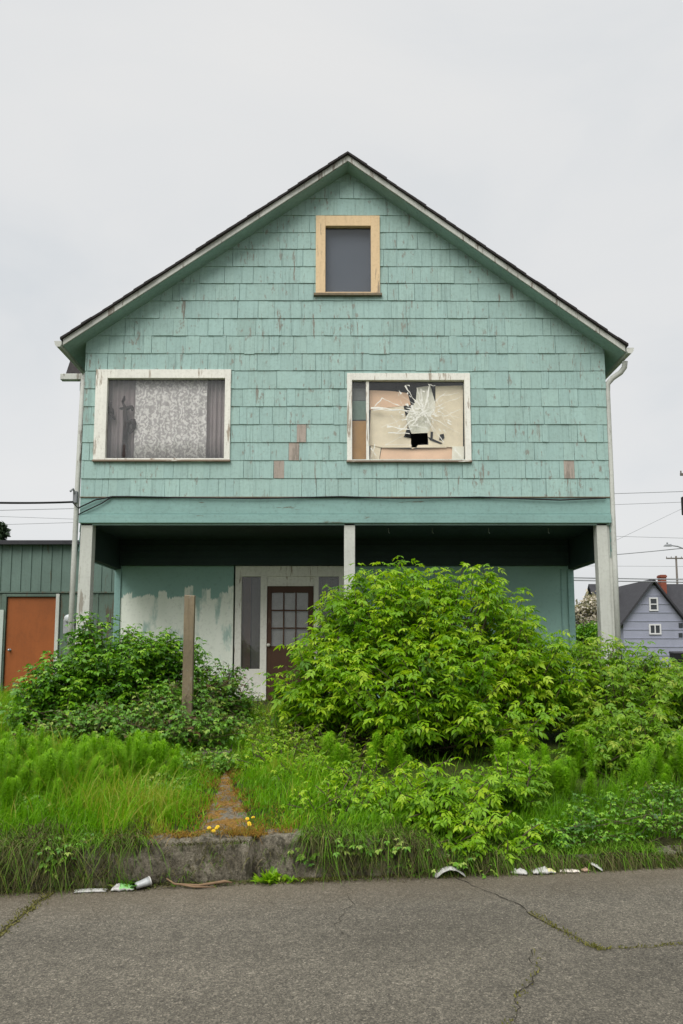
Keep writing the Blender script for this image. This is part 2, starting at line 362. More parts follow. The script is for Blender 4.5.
M['dry'] = foliage('dry_grass_blades', [(0, (.035, .035, .014)), (.3, (.075, .075, .026)), (.5, (.14, .125, .05)), (.6, (.065, .13, .014)), (.84, (.11, .25, .010)), (.92, (.2, .22, .04)), (1, (.24, .20, .10))], .15, .7, .15)
M['horsetail'] = foliage('horsetail_green', [(0, (.11, .26, .008)), (.5, (.18, .38, .01)), (1, (.26, .46, .02))], .4, .6, .2)
M['blossom'] = foliage('blossom_leaves', [(0, (.06, .08, .03)), (.3, (.2, .19, .14)), (.6, (.5, .45, .38)), (1, (.65, .6, .54))], .2, .7, .1)
M['conifer'] = foliage('conifer_needles', [(0, (.015, .03, .015)), (1, (.04, .07, .03))], .1, .6, .2)
M['moss'] = foliage('gutter_moss', [(0, (.07, .075, .02)), (.5, (.12, .12, .03)), (1, (.2, .185, .05))], .2, .7, .1)

# ------------------------------------------------------------------ ground
def ykerb(x): return -5.92 + .135*max(-16, min(16, x))
def kh(x):                                # kerb height: the stone sinks into the verge towards the right
    t = max(0, min(1, (x-.15)/1.3)); t = t*t*(3-2*t)
    return .25*(1-t)+.07*t
def hgt(x, y):
    s = y-ykerb(x)
    if s < .22: return -.03
    k_ = kh(x); b = k_ + .08*s + (.25-k_)*(1-math.exp(-s*1.2))
    b = min(b, .74)
    b *= 1 if y < 8 else max(0, 1-(y-8)/8)
    if abs(x) > 9: b *= max(.1, 1-(abs(x)-9)/6)
    b += .05*mnoise.noise(Vector((x*.9, y*.9, 3)))*min(1, max(0, s*1.5-.2))*(1 if -4 < y < 14 else .5)
    pw = abs(x-path_x(y))
    if y < -2.2 and pw < .45: b -= .04*(1-pw/.45)
    return b
def path_x(y): return -.80 - .16*(y+6)
def ground():
    def axis(lo, hi, step, far):
        a = list(np.arange(lo, hi+1e-6, step)); g = step; l, r = lo, hi; out = []
        while l > -far: g *= 1.5; l -= g; out.insert(0, l)
        g = step
        res = out + a
        while r < far: g *= 1.5; r += g; res.append(r)
        return res
    xs = axis(-8, 8, .1, 1500); ys = axis(-7, 6, .1, 1500)
    V = [(x, y, hgt(x, y)) for y in ys for x in xs]; n = len(xs)
    Fc = [(j*n+i, j*n+i+1, (j+1)*n+i+1, (j+1)*n+i) for j in range(len(ys)-1) for i in range(n-1)]
    mb = MB(); mb.v = V; mb.f = Fc; mb.m = [0]*len(Fc); mb.c = [None]*len(Fc)
    tag(mb.build('ground', M['ground'], smooth=True), kind='structure')
ground()
# road: one asphalt sheet up to the kerb, cracks and moss seams lie 3 mm above it in the same mesh
road = MB(); rng = np.random.RandomState(5)
xs = list(np.linspace(-400, -16, 12))[:-1] + list(np.linspace(-16, 16, 33)) + list(np.linspace(16, 400, 12))[1:]
for a, b in zip(xs[:-1], xs[1:]):
    road.add([(a, -30, 0), (b, -30, 0), (b, ykerb(b)+.06, 0), (a, ykerb(a)+.06, 0)], [(0, 1, 2, 3)])
def crack(px, wid, m, z=.003, jit=.02):
    pts = [G(*p) for p in px]; fine = []
    for a, b in zip(pts[:-1], pts[1:]):
        L = math.hypot(b[0]-a[0], b[1]-a[1]); n = max(2, int(L/.03))
        for i in range(n): t = i/n; fine.append((a[0]+(b[0]-a[0])*t, a[1]+(b[1]-a[1])*t))
    fine.append(pts[-1]); o = []
    for i, q in enumerate(fine):
        a = fine[max(0, i-1)]; b = fine[min(len(fine)-1, i+1)]
        d = Vector((b[0]-a[0], b[1]-a[1])).normalized(); nrm = Vector((-d.y, d.x))
        c = Vector(q)+nrm*(mnoise.noise(Vector((q[0]*9, q[1]*9, wid*100)))*jit*1.6+rng.normal()*jit*.15)
        ww = wid*max(.12, .55+.9*mnoise.noise(Vector((q[0]*14, q[1]*14, 7)))+rng.rand()*.3)
        o.append((c+nrm*ww/2, c-nrm*ww/2))
    for (a, b), (c_, d_) in zip(o[:-1], o[1:]):
        road.add([(a.x, a.y, z), (b.x, b.y, z), (d_.x, d_.y, z), (c_.x, c_.y, z)], [(0, 1, 2, 3)], m)
CR = {'left': [(-20, 950), (0, 934), (22, 915), (38, 902), (52, 893)],
      'diag': [(452, 876), (480, 889), (520, 905), (530, 913), (555, 928), (590, 946), (602, 950)],
      'side': [(602, 950), (640, 948), (683, 944), (720, 946)],
      'down': [(538, 950), (536, 972), (528, 985), (520, 995), (514, 1010), (508, 1030)],
      'mid': [(348, 884), (352, 905), (335, 925), (345, 938)],
      'web': [(262, 896), (280, 908), (300, 912), (320, 900)]}
crack(CR['left'], .04, 2, .004); crack(CR['left'], .012, 1, .007)
crack(CR['diag'], .008, 1, .004); crack(CR['diag'][3:], .009, 2, .007)
crack(CR['side'], .005, 2, .004); crack(CR['down'], .006, 1, .004, .04); crack(CR['mid'], .004, 1, .004, .03); crack(CR['web'], .003, 1, .004, .03)
tag(road.build('road', [M['asphalt'], M['crackfill'], M['crackmoss']]), kind='structure')
# kerb: rough old mossy kerb stone under the lawn's edge
def kerb():
    mb = MB(); xs = np.arange(-12, 12.01, .025); prof = []
    for x in xs:
        y0 = ykerb(x); row = []
        blk = -1.52 < x < -.1
        top = kh(x)+(.02 if blk else 0); sc = top/.27
        joint = abs(x+.60+.02*math.sin(x*40)) < .03
        for (dy, z) in [(.0, -.03), (-.01, .03), (.0, .09), (.015, .15), (.03, .205), (.06, top-.015), (.1, top), (.18, top+.008), (.28, top+.012), (.36, top-.02), (.40, .1)]:
            z = z if z == top or abs(z-top) < .03 or z < 0 else z*sc
            n = mnoise.fractal(Vector((x*3, z*4+dy*3, 2)), 1, 2, 5)*.06 + mnoise.noise(Vector((x*14, z*18, dy*14)))*.022
            row.append((x, y0+dy-n*(1 if z < top-.02 else .3) + (.11 if joint else 0), z+(n*.35 if z > .05 else 0)-(.03 if joint else 0)))
        prof.append(row)
    k = len(prof[0]); mb.v = [p for r in prof for p in r]
    mb.f = [(i*k+j, (i+1)*k+j, (i+1)*k+j+1, i*k+j+1) for i in range(len(xs)-1) for j in range(k-1)]
    mb.m = [0]*len(mb.f); mb.c = [None]*len(mb.f)
    tag(mb.build('kerb', M['kerb'], smooth=True), kind='structure')
kerb()
# path: mossy trodden strip from kerb to porch
def path():
    mb = MB(); ys = np.arange(-5.8, -3.7, .06); us = np.linspace(-1, 1, 9); k = len(us)
    for y in ys:
        wd = (.14+.09*mnoise.noise(Vector((0, y*2.3, 1))))*min(1, (-3.6-y)/1.2)+.16*max(0, (-5.0-y)/.8)
        for u in us:
            x = path_x(y)+u*wd; mb.v.append((x, y, hgt(x, y)+.02*(1-u*u)+.012+.012*mnoise.noise(Vector((x*9, y*9, 0)))-.03*(abs(u) > .9)))
    mb.f = [(j*k+i, j*k+i+1, (j+1)*k+i+1, (j+1)*k+i) for j in range(len(ys)-1) for i in range(k-1)]; mb.m = [0]*len(mb.f); mb.c = [None]*len(mb.f)
    # broken concrete step ends across it
    for (x0, x1, y) in ((-1.55, -1.2, -3.2),):
        z = hgt((x0+x1)/2, y)
        mb.box((x0, y, z-.12), (x1, y+.3, z+.055), 1)
    tag(mb.build('path', [M['path'], M['kerb']], bevel=.012), kind='structure')
path()

# ------------------------------------------------------------------ the house
X0, X1, YB = -4.0, 4.11, 1.87          # front plane y=0, back wall of the porch at YB
ZS = 3.94                               # lower edge of the shingles
RX, RZ, OH = .10, 9.375, .33             # ridge (top of roofing), front overhang
SL, SR = .690, .735                     # slopes left and right
EL, ER = -4.295, 4.37                   # eaves
def rooftop(x): return RZ-(RX-x)*SL if x < RX else RZ-(x-RX)*SR
house = empty('house', (0, 0, 0))
tag(house, 'two storey teal shingled house with steep gable, broken window and deep dark porch', 'house')
LW = (-3.829, 4.515, -1.723, 5.955); RW = (.086, 4.505, 2.003, 5.895); AW = (-.408, 7.20, .609, 8.496)
HOLES = [LW, RW, AW]
TH = .131                                 # roof build-up under the roofing line
def wtop(x): return rooftop(x)-TH
# front wall (sheathing) with window openings
mb = MB()
zl = sorted({3.5, LW[1], RW[1], LW[3], RW[3], AW[1], AW[3], wtop(X0), wtop(X1), wtop(RX), 7.0, 8.0})
def edges(z):
    l = X0 if z <= wtop(X0) else RX-(wtop(RX)-z)/SL
    r = X1 if z <= wtop(X1) else RX+(wtop(RX)-z)/SR
    return l, r
for a, b in zip(zl[:-1], zl[1:]):
    l0, r0 = edges(a); l1, r1 = edges(b)
    hs = [h for h in HOLES if h[1] <= a+1e-6 and h[3] >= b-1e-6]
    cuts = [((l0, l1), None)]; xs_ = [(l0, l1)]
    for h in sorted(hs): xs_ += [(h[0]+.05,)*2, (h[2]-.05,)*2]
    xs_.append((r0, r1))
    for i in range(0, len(xs_)-1, 2):
        (p0, p1), (q0, q1) = xs_[i], xs_[i+1]
        mb.add([(p0, 0, a), (q0, 0, a), (q1, 0, b), (p1, 0, b)], [(0, 1, 2, 3)])
mb.build('gable_wall', M['tealdark'], house)
# shingles
def clip(poly, a, b, c):                 # keep a*x+b*z<=c
    out = []
    for i in range(len(poly)):
        p, q = poly[i], poly[(i+1) % len(poly)]
        dp = a*p[0]+b*p[1]-c; dq = a*q[0]+b*q[1]-c
        if dp <= 0: out.append(p)
        if dp*dq < 0: t = dp/(dp-dq); out.append((p[0]+(q[0]-p[0])*t, p[1]+(q[1]-p[1])*t))
    return out
def rect_minus(r, h):
    x0, z0, x1, z1 = r; a0, b0, a1, b1 = h
    if x1 <= a0 or x0 >= a1 or z1 <= b0 or z0 >= b1: return [r]
    o = []
    if x0 < a0: o.append((x0, z0, a0, z1))
    if x1 > a1: o.append((a1, z0, x1, z1))
    m0, m1 = max(x0, a0), min(x1, a1)
    if z0 < b0: o.append((m0, z0, m1, b0))
    if z1 > b1: o.append((m0, b1, m1, z1))
    return o
mb = MB(); rs = random.Random(11); EXP = .286
bare = [(302, 434), (279, 470), (294, 453), (569, 470), (395, 277), (413, 292)]
bare = [P(*b, 0) for b in bare]
k = 0
while ZS+k*EXP < 9.3:
    zb = ZS+k*EXP; zt = zb+EXP; x = X0-.012-rs.random()*.2
    shift = 0
    while x < X1+.012:
        wd = rs.choice([.09, .12, .15, .18, .2, .22, .26, .3]) + rs.random()*.03
        if rs.random() < .08: shift = rs.choice([0, 0, .003, -.003, .006])
        dz = shift+rs.uniform(-.0015, .0015)-(.010 if rs.random() < .02 else 0)
        gap = rs.choice([.001, .002, .003, .005, .009])
        r = (max(x, X0-.012), zb+dz, min(x+wd-gap, X1+.012), zt)
        tint = min(1, max(0, rs.gauss(.5, .2))); th = rs.uniform(.008, .014); lift = rs.uniform(0, .006)
        mt = 0
        for bx, bz in bare[:4]:
            if r[0]-.02 < bx < r[2]+.02 and zb < bz < zt: mt = 2; bxs = bx
        subs = [r]
        for h in HOLES: subs = [q for s_ in subs for q in rect_minus(s_, (h[0]+.02, h[1]+.02, h[2]-.02, h[3]-.02))]
        for (a0, b0, a1, b1) in subs:
            if a1-a0 < .004 or b1-b0 < .004: continue
            bj = rs.uniform(-.002, .002)
            if mt == 2: 
                a0 = max(a0, bxs-.08); a1 = min(a1, bxs+.08)
                if a1-a0 < .03: continue
            poly = [(a0, b0+bj), (a1, b0-bj), (a1, b1), (a0, b1)]
            poly = clip(poly, -SL, 1, wtop(RX)-RX*SL)   # z <= wtop(RX) - (RX-x)*SL
            poly = clip(poly, SR, 1, wtop(RX)+RX*SR)
            if len(poly) < 3: continue
            def yy(z): return -(.004+th*max(0, min(1, (zt-z)/EXP))+lift)
            n = len(poly)
            vs = [(px_, yy(pz), pz) for px_, pz in poly]+[(px_, .0, pz) for px_, pz in poly]
            mb.add(vs, [tuple(range(n))]+[(i, n+i, n+(i+1) % n, (i+1) % n) for i in range(n)], 1 if mt == 2 else 0, tint)
            if mt == 2:
                for e0, e1 in ((r[0], a0-.002), (a1+.002, r[2])):
                    if e1-e0 > .01:
                        mb.hexa([(e0, -.016, b0), (e1, -.016, b0), (e1, 0, b0), (e0, 0, b0)], [(e0, -.006, b1), (e1, -.006, b1), (e1, 0, b1), (e0, 0, b1)], 0, tint)
        x += wd
    k += 1
mb.build('shingles', [M['shingle'], M['bare']], house)
# upper body: side and rear walls, floor over the porch is the porch ceiling
mb = MB()
zE0, zE1 = wtop(X0), wtop(X1)
mb.add([(X0, 0, 3.0), (X0, 9, 3.0), (X0, 9, zE0), (X0, 0, zE0)], [(0, 3, 2, 1)])
mb.add([(X1, 0, 3.0), (X1, 9, 3.0), (X1, 9, zE1), (X1, 0, zE1)], [(0, 1, 2, 3)])
mb.add([(X0, 9, 0), (X1, 9, 0), (X1, 9, zE1), (RX, 9, wtop(RX)), (X0, 9, zE0)], [(4, 3, 2, 1, 0)])
mb.add([(X0, YB, 0), (X0, 9, 0), (X0, 9, 3.0), (X0, YB, 3.0)], [(0, 3, 2, 1)])
mb.add([(X1-.01, YB, 0), (X1-.01, 9, 0), (X1-.01, 9, 3.0), (X1-.01, YB, 3.0)], [(0, 1, 2, 3)])
for k in range(23):
    z = 3.1+k*.15
    if z < 6.0:
        mb.hexa([(X0-.02, .02, z), (X0, .02, z), (X0, 9, z), (X0-.02, 9, z)], [(X0-.006, .02, z+.14), (X0, .02, z+.14), (X0, 9, z+.14), (X0-.006, 9, z+.14)])
        mb.hexa([(X1, .02, z), (X1+.02, .02, z), (X1+.02, 9, z), (X1, 9, z)], [(X1, .02, z+.14), (X1+.006, .02, z+.14), (X1+.006, 9, z+.14), (X1, 9, z+.14)])
mb.build('side_wall', M['teal'], house)
# roof
mb = MB(); y0, y1 = -OH, 9.3
rr = random.Random(4)
def slab(mb, xa, za, xb, zb, t0, t1, y0, y1, m=0):   # slab between vertical offsets t0 (top) and t1 (bottom) below the line
    mb.hexa([(xa, y0, za-t1), (xb, y0, zb-t1), (xb, y1, zb-t1), (xa, y1, za-t1)], [(xa, y0, za-t0), (xb, y0, zb-t0), (xb, y1, zb-t0), (xa, y1, za-t0)], m)
for side in (0, 1):
    xe = EL if side == 0 else ER
    n = 28
    for i in range(n):                 # roofing laid in courses, slightly ragged at the rake
        ta, tb = i/n, (i+1)/n
        xa, xb = RX+(xe-RX)*ta, RX+(xe-RX)*tb
        za, zb = rooftop(xa), rooftop(xb)
        j = rr.uniform(-.012, .012); up = .008
        lo, hi = ((xb, zb), (xa, za)) if side == 0 else ((xa, za), (xb, zb))
        u0, u1 = (up, 0) if side == 0 else (0, up)
        mb.hexa([(lo[0], y0-.025+j, lo[1]-.03), (hi[0], y0-.025+j, hi[1]-.03), (hi[0], y1, hi[1]-.03), (lo[0], y1, lo[1]-.03)],
                [(lo[0], y0-.025+j, lo[1]+u0), (hi[0], y0-.025+j, hi[1]+u1), (hi[0], y1, hi[1]+u1), (lo[0], y1, lo[1]+u0)])
roof = mb.build('roof', M['roof'], house)
mb = MB(); mb2 = MB()
slab(mb, EL+.03, rooftop(EL+.03), RX, RZ, .031, .128, -OH+.02, -OH+.045)
slab(mb, RX, RZ, ER-.03, rooftop(ER-.03), .031, .128, -OH+.02, -OH+.045)
slab(mb2, EL+.03, rooftop(EL+.03), RX, RZ, .032, .132, -OH+.047, y1)
slab(mb2, RX, RZ, ER-.03, rooftop(ER-.03), .032, .132, -OH+.047, y1)
mb.build('fascia', M['gutter'], roof, bevel=.004)
mb2.build('soffit', M['tealdark'], roof)
# eave boxes on the side walls, gutters, downspouts
def gutter(xe, sgn):
    mb = MB(); z = rooftop(xe)-.05; pr = [(0, 0), (.0, -.05), (.02, -.085), (.07, -.09), (.10, -.06), (.115, -.0), (.105, -.0), (.092, -.055), (.065, -.08), (.025, -.075), (.008, -.045), (.008, 0)]
    poly = [(xe-sgn*.02+sgn*a, z+b) for a, b in pr]
    if sgn > 0: poly = poly[::-1]
    n = len(poly)
    mb.add([(x, -OH+.0, q) for x, q in poly]+[(x, y1, q) for x, q in poly], [(i, n+i, n+(i+1) % n, (i+1) % n) for i in range(n)])
    cap = [(xe-sgn*.02+sgn*a, z+b) for a, b in pr[:6]]
    mb.add([(x, -OH-.002, q) for x, q in cap], [tuple(range(6))])
    return mb.build('gutter', M['gutter'], roof)
gutter(EL, -1); gutter(ER, 1)
def eave_box(x0, x1, xe):
    mb = MB(); z = rooftop(xe)-.165
    mb.box((min(x0, x1), -.36, z-.02), (max(x0, x1), 9, z)); return mb
mb = MB()
mb.tube([(ER+.03, -.12, 6.06), (ER+.03, -.08, 5.97), (ER-.02, -.05, 5.90), (X1+.12, -.02, 5.82), (X1+.055, .02, 5.74), (X1+.05, .03, 5.6), (X1+.055, .03, 4.4), (X1+.06, .03, 3.0), (X1+.07, .03, 1.0)], .042, 10)
mb.build('downspout', M['gutter'], house, smooth=True)
mb = MB()
mb.tube([(X0-.13, .62, 6.14), (X0-.11, .5, 6.05), (X0-.07, .2, 5.95), (X0-.055, .05, 5.82), (X0-.07, .03, 4.5), (X0-.085, .03, 3.2), (X0-.11, .03, .8)], .040, 10)
mb.build('downspout', M['gutter'], house, smooth=True)
# low roof of the rear wing showing past the left wall
mb = MB()
mb.hexa([(-4.70, 1.0, 6.17), (-4.02, 1.0, 6.17), (-4.02, 1.5, 7.02), (-4.70, 1.5, 7.02)], [(-4.70, 1.0, 6.24), (-4.02, 1.0, 6.24), (-4.02, 1.5, 7.09), (-4.70, 1.5, 7.09)])
wr = mb.build('wing_roof', M['roof'], house)
mb = MB(); mb.box((-4.74, .88, 6.13), (-4.02, .995, 6.235)); mb.build('gutter', M['gutter'], wr, bevel=.01)
mb = MB(); mb.prism([(-4.45, 6.13), (-4.45, 5.98), (-4.33, 5.86), (-4.02, 5.86), (-4.02, 6.13)][::-1], 1.02, 2.0); mb.build('bracket', M['tealdark'], wr)

# windows
def frame(mb, o, i, y0, y1):
    mb.box((o[0], y0, o[1]), (i[0], y1, o[3])); mb.box((i[2], y0, o[1]), (o[2], y1, o[3]))
    mb.box((i[0], y0+.002, i[3]), (i[2], y1, o[3])); mb.box((i[0], y0+.002, o[1]), (i[2], y1, i[1]))
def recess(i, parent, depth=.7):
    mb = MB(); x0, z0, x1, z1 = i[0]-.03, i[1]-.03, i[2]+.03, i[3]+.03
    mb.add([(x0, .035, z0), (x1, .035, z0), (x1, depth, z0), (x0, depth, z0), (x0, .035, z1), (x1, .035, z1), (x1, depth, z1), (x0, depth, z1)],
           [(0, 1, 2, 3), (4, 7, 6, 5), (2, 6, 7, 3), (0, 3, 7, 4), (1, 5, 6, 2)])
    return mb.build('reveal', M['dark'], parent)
def inner(l, t, r, b, y=-.02):
    x0, z1 = P(l, t, y); x1, z0 = P(r, b, y); return (x0, z0, x1, z1)
# attic window
i = inner(325.5, 226.5, 371, 292.5); mb = MB(); frame(mb, AW, i, -.045, .04)
aw = mb.build('attic_window', M['cream'], house, bevel=.004); aw['label'] = 'small attic window in peeling cream frame'
mb = MB(); mb.box((AW[0]-.03, -.07, AW[1]-.045), (AW[2]+.03, -.0, AW[1]-.004)); mb.build('sill', M['stake'], aw, bevel=.004)
mb = MB(); mb.box((i[0], .012, i[1]), (i[2], .018, i[3])); mb.build('pane', M['clearglass'], aw)
mb = MB(); mb.box((i[0]-.02, .10, i[1]-.02), (i[2]+.02, .11, i[3]+.02)); mb.build('sky_reflection_sheet', M['sky_reflection_sheet'], aw)  # sheet added behind the pane, coloured like the sky reflected in it
recess(i, aw)
# left window
i = inner(108, 378.5, 224, 458.5); mb = MB(); frame(mb, LW, i, -.045, .04)
lw = mb.build('curtained_window', M['white'], house, bevel=.004); lw['label'] = 'wide upper window with lace curtain'
mb = MB(); mb.box((i[0], .012, i[1]), (i[2], .018, i[3])); mb.build('pane', M['glass'], lw)
mb = MB(); mb.box((LW[0]-.01, -.06, LW[1]-.03), (LW[2]+.01, .0, LW[1]-.003)); mb.build('sill', M['flaking'], lw, bevel=.004)
recess(i, lw)
def curtain(name, px0, px1, top, bot, y, amp, wl, mat):
    x0, z1 = P(px0, top, y); x1, z0 = P(px1, bot, y)
    n = int((x1-x0)/.006); mb = MB()
    for q in range(n+1):
        x = x0+(x1-x0)*q/n
        for j in range(5):
            z = z0+(z1-z0)*j/4
            yy = y+amp*math.sin(x/wl*6.283+1.3*math.sin(x*9))*(1-.25*j/4)+amp*.3*math.sin(x/wl*2.9)
            mb.v.append((x+.004*math.sin(z*7+q), yy, z))
    mb.f = [(a*5+b, (a+1)*5+b, (a+1)*5+b+1, a*5+b+1) for a in range(n) for b in range(4)]; mb.m = [0]*len(mb.f); mb.c = [None]*len(mb.f)
    o = mb.build(name, mat, None, smooth=True); s = o.modifiers.new('thick', 'SOLIDIFY'); s.thickness = .003
    return o
tag(curtain('lace_curtain', 136, 206, 379, 459, .09, .010, .16, M['lace']), 'pale patterned lace curtain hanging in the middle of the left upper window', 'curtain')
tag(curtain('drape', 104, 139, 376, 461, .14, .014, .09, M['drape']), 'grey mauve drape left of the lace curtain, behind the dark ornament', 'drape')
tag(curtain('drape', 204, 228, 376, 461, .14, .022, .075, M['drape']), 'grey mauve pleated drape right of the lace curtain', 'drape')
# dark ornament on the window sill (a dried flower stalk in a vase)
mb = MB(); ox, oz = P(124.5, 458.5, .06); s_ = 1/65
mb.lathe([(.0, 0), (.05, 0), (.055, .04), (.05, .2), (.035, .26), (.045, .28), (.0, .28)], 14, 0, Matrix.Translation((ox, .06, oz)))
mb.tube([(ox, .06, oz+.26), (ox+.01, .06, oz+.55), (ox-.02, .06, oz+.8)], [.04, .045, .03], 8)
for a, b, r in (((0, .75), (-.06, .9), .022), ((-.06, .9), (-.03, 1.0), .02), ((-.02, .78), (.08, .84), .025), ((.08, .84), (.1, .76), .025), ((.02, .55), (.12, .62), .03), ((.12, .62), (.13, .48), .035), ((.13, .48), (.07, .4), .02), ((-.03, .8), (-.1, .8), .02),
                ((-.26, .83), (-.2, .7), .03), ((-.25, .72), (-.17, .62), .022), ((-.28, .72), (-.24, .9), .02)):
    mb.tube([(ox+a[0], .06, oz+a[1]), (ox+(a[0]+b[0])/2+.01, .055, oz+(a[1]+b[1])/2), (ox+b[0], .06, oz+b[1])], [r, r*1.2, r*.7], 6)
tag(mb.build('ornament', plain('dark_brown_ornament', (.035, .025, .024), .8, .2), None, smooth=True), 'dark brown branching ornament standing behind the glass of the left upper window', 'ornament')
# right window: broken
i = inner(352, 380.5, 465.5, 460); mb = MB(); frame(mb, RW, i, -.045, .04)
xm0 = P(366, 400, 0)[0]; xm1 = P(369, 400, 0)[0]
mb.box((xm0, -.01, i[1]), (xm1, .038, i[3]))
rw = mb.build('broken_window', M['white'], house, bevel=.004); rw['label'] = 'wide upper window with shattered glass'
mb = MB(); mb.box((RW[0]-.01, -.06, RW[1]-.03), (RW[2]+.01, .0, RW[1]-.003)); mb.build('sill', M['flaking'], rw, bevel=.004)
recess(i, rw)
mb = MB(); mb.box((i[0], .012, i[1]), (xm0, .018, i[3])); mb.build('pane', M['glass'], rw)
def Z(zx, zy, y): return P(340+zx*.205, 366+zy*.205, y)      # close-up of the window
mb = MB()
def sheet(pts, y, m, t=.006): mb.prism([Z(a, b, y) for a, b in pts][::-1] if False else [Z(a, b, y) for a, b in pts], y, y+t, m)
sheet([(45, 470), (140, 470), (140, 268), (45, 268)], .06, 0)                         # brown board in the narrow sash
sheet([(45, 262), (140, 262), (140, 170), (45, 170)], .09, 4)  # green sheet painted as the shingles reflected in this sash
sheet([(45, 168), (140, 168), (140, 110), (45, 110)], .10, 5)  # grey sheet painted as the darker top of that reflection
# boards and sheets behind the broken pane, with a ragged opening left between them
sheet([(145, 470), (190, 470), (200, 395), (232, 386), (150, 386)], .10, 2)
sheet([(190, 472), (560, 472), (550, 396), (205, 392)], .115, 1)
sheet([(142, 388), (346, 388), (346, 350), (316, 345), (316, 333), (330, 296), (310, 195), (150, 215)], .095, 2)
sheet([(144, 214), (345, 190), (330, 132), (250, 122), (144, 118)], .12, 1)
sheet([(335, 300), (350, 330), (420, 326), (470, 330), (480, 230), (440, 95), (375, 105), (370, 170), (320, 250)], .105, 3)
sheet([(432, 388), (600, 400), (600, 95), (466, 98), (466, 210), (446, 240), (438, 318), (427, 322)], .09, 2)
sheet([(545, 460), (605, 462), (605, 392), (548, 392)], .085, 3)
sheet([(150, 385), (348, 385), (350, 404), (372, 398), (380, 386), (425, 384), (520, 386), (520, 398), (205, 398)], .088, 2)
sheet([(441, 352), (452, 354), (454, 322), (442, 320)], .082, 6); sheet([(484, 360), (498, 364), (510, 350), (506, 330), (488, 334)], .082, 6); sheet([(428, 346), (442, 350), (500, 376), (490, 380), (440, 362)], .0815, 6); sheet([(310, 345), (346, 352), (346, 328), (318, 334)], .082, 6)  # near-black sheets painted in for the darkness of small holes
ib = mb.build('boards_painted_holes_reflections', [M['board'], M['peach'], M['beige'], M['pale'], plain('green_reflection', (.16, .24, .19), .9, .1), plain('grey_reflection', (.16, .17, .16), .9, .1), M['dark']], rw)
# shattered pane: glass ring round a ragged hole, white fracture lines
hole = [(312, 340), (330, 330), (350, 322), (392, 326), (425, 321), (429, 350), (426, 384), (398, 380), (372, 396), (352, 408), (346, 380), (343, 354)]
hc = (400, 350); mb = MB(); yg = .012
bx0, bz0, bx1, bz1 = xm1, i[1], i[2], i[3]
hp = [Z(a, b, yg) for a, b in hole]; hcx = Z(*hc, yg)
def toedge(p):
    dx, dz = p[0]-hcx[0], p[1]-hcx[1]; t = 1e9
    if dx > 0: t = min(t, (bx1-hcx[0])/dx)
    if dx < 0: t = min(t, (bx0-hcx[0])/dx)
    if dz > 0: t = min(t, (bz1-hcx[1])/dz)
    if dz < 0: t = min(t, (bz0-hcx[1])/dz)
    return (hcx[0]+dx*t, hcx[1]+dz*t)
corners = [(bx0, bz0), (bx1, bz0), (bx1, bz1), (bx0, bz1)]
ang = lambda p: math.atan2(p[1]-hcx[1], p[0]-hcx[0])
allp = sorted([(ang(p), p, toedge(p)) for p in hp]+[(ang(c), None, c) for c in corners])
full = []
hs = sorted([(ang(p), p) for p in hp])
def hole_at(a):
    for q in range(len(hs)):
        a0, p0 = hs[q]; a1, p1 = hs[(q+1) % len(hs)]
        d = (a1-a0) % (2*math.pi); e = (a-a0) % (2*math.pi)
        if e <= d: t = e/d if d else 0; return (p0[0]+(p1[0]-p0[0])*t, p0[1]+(p1[1]-p0[1])*t)
for a, p, e in allp: full.append((p or hole_at(a), e))
for q in range(len(full)):
    (h0, e0), (h1, e1) = full[q], full[(q+1) % len(full)]
    mb.add([(h0[0], yg, h0[1]), (e0[0], yg, e0[1]), (e1[0], yg, e1[1]), (h1[0], yg, h1[1])], [(0, 1, 2, 3)])
    mb.add([(h0[0], yg+.005, h0[1]), (h1[0], yg+.005, h1[1]), (e1[0], yg+.005, e1[1]), (e0[0], yg+.005, e0[1])], [(0, 1, 2, 3)])
sp_ = mb.build('shattered_pane', M['clearglass'], rw)
mb = MB(); rc = random.Random(8)
def fract(a, b, w0, w1, n=7, jit=5):
    pts = []
    for q in range(n+1):
        t = q/n; x = a[0]+(b[0]-a[0])*t+rc.uniform(-jit, jit)*(0 < q < n); y = a[1]+(b[1]-a[1])*t+rc.uniform(-jit, jit)*(0 < q < n)
        pts.append((x, y, (w0+(w1-w0)*t)*rc.uniform(.06, .62)))
    dx, dy = b[0]-a[0], b[1]-a[1]; L = math.hypot(dx, dy); nx, ny = -dy/L, dx/L
    yy = yg-.003-rc.random()*.003
    for (p, q) in zip(pts[:-1], pts[1:]):
        poly = [Z(p[0]+nx*p[2]/2, p[1]+ny*p[2]/2, yy), Z(p[0]-nx*p[2]/2, p[1]-ny*p[2]/2, yy), Z(q[0]-nx*q[2]/2, q[1]-ny*q[2]/2, yy), Z(q[0]+nx*q[2]/2, q[1]+ny*q[2]/2, yy)]
        mb.prism(poly, yy, yy+.002)
st = (405, 225)
for e, w0, w1 in (((318, 95), 14, 16), ((270, 335), 12, 6), ((592, 148), 10, 3), ((505, 372), 10, 6), ((440, 88), 10, 12), ((150, 205), 14, 18), ((375, 105), 10, 8), ((590, 255), 7, 3), ((520, 120), 6, 2), ((335, 300), 12, 10), ((460, 320), 8, 5), ((590, 330), 6, 2), ((200, 300), 6, 3), ((300, 140), 5, 3)):
    fract(st, e, w0, w1)
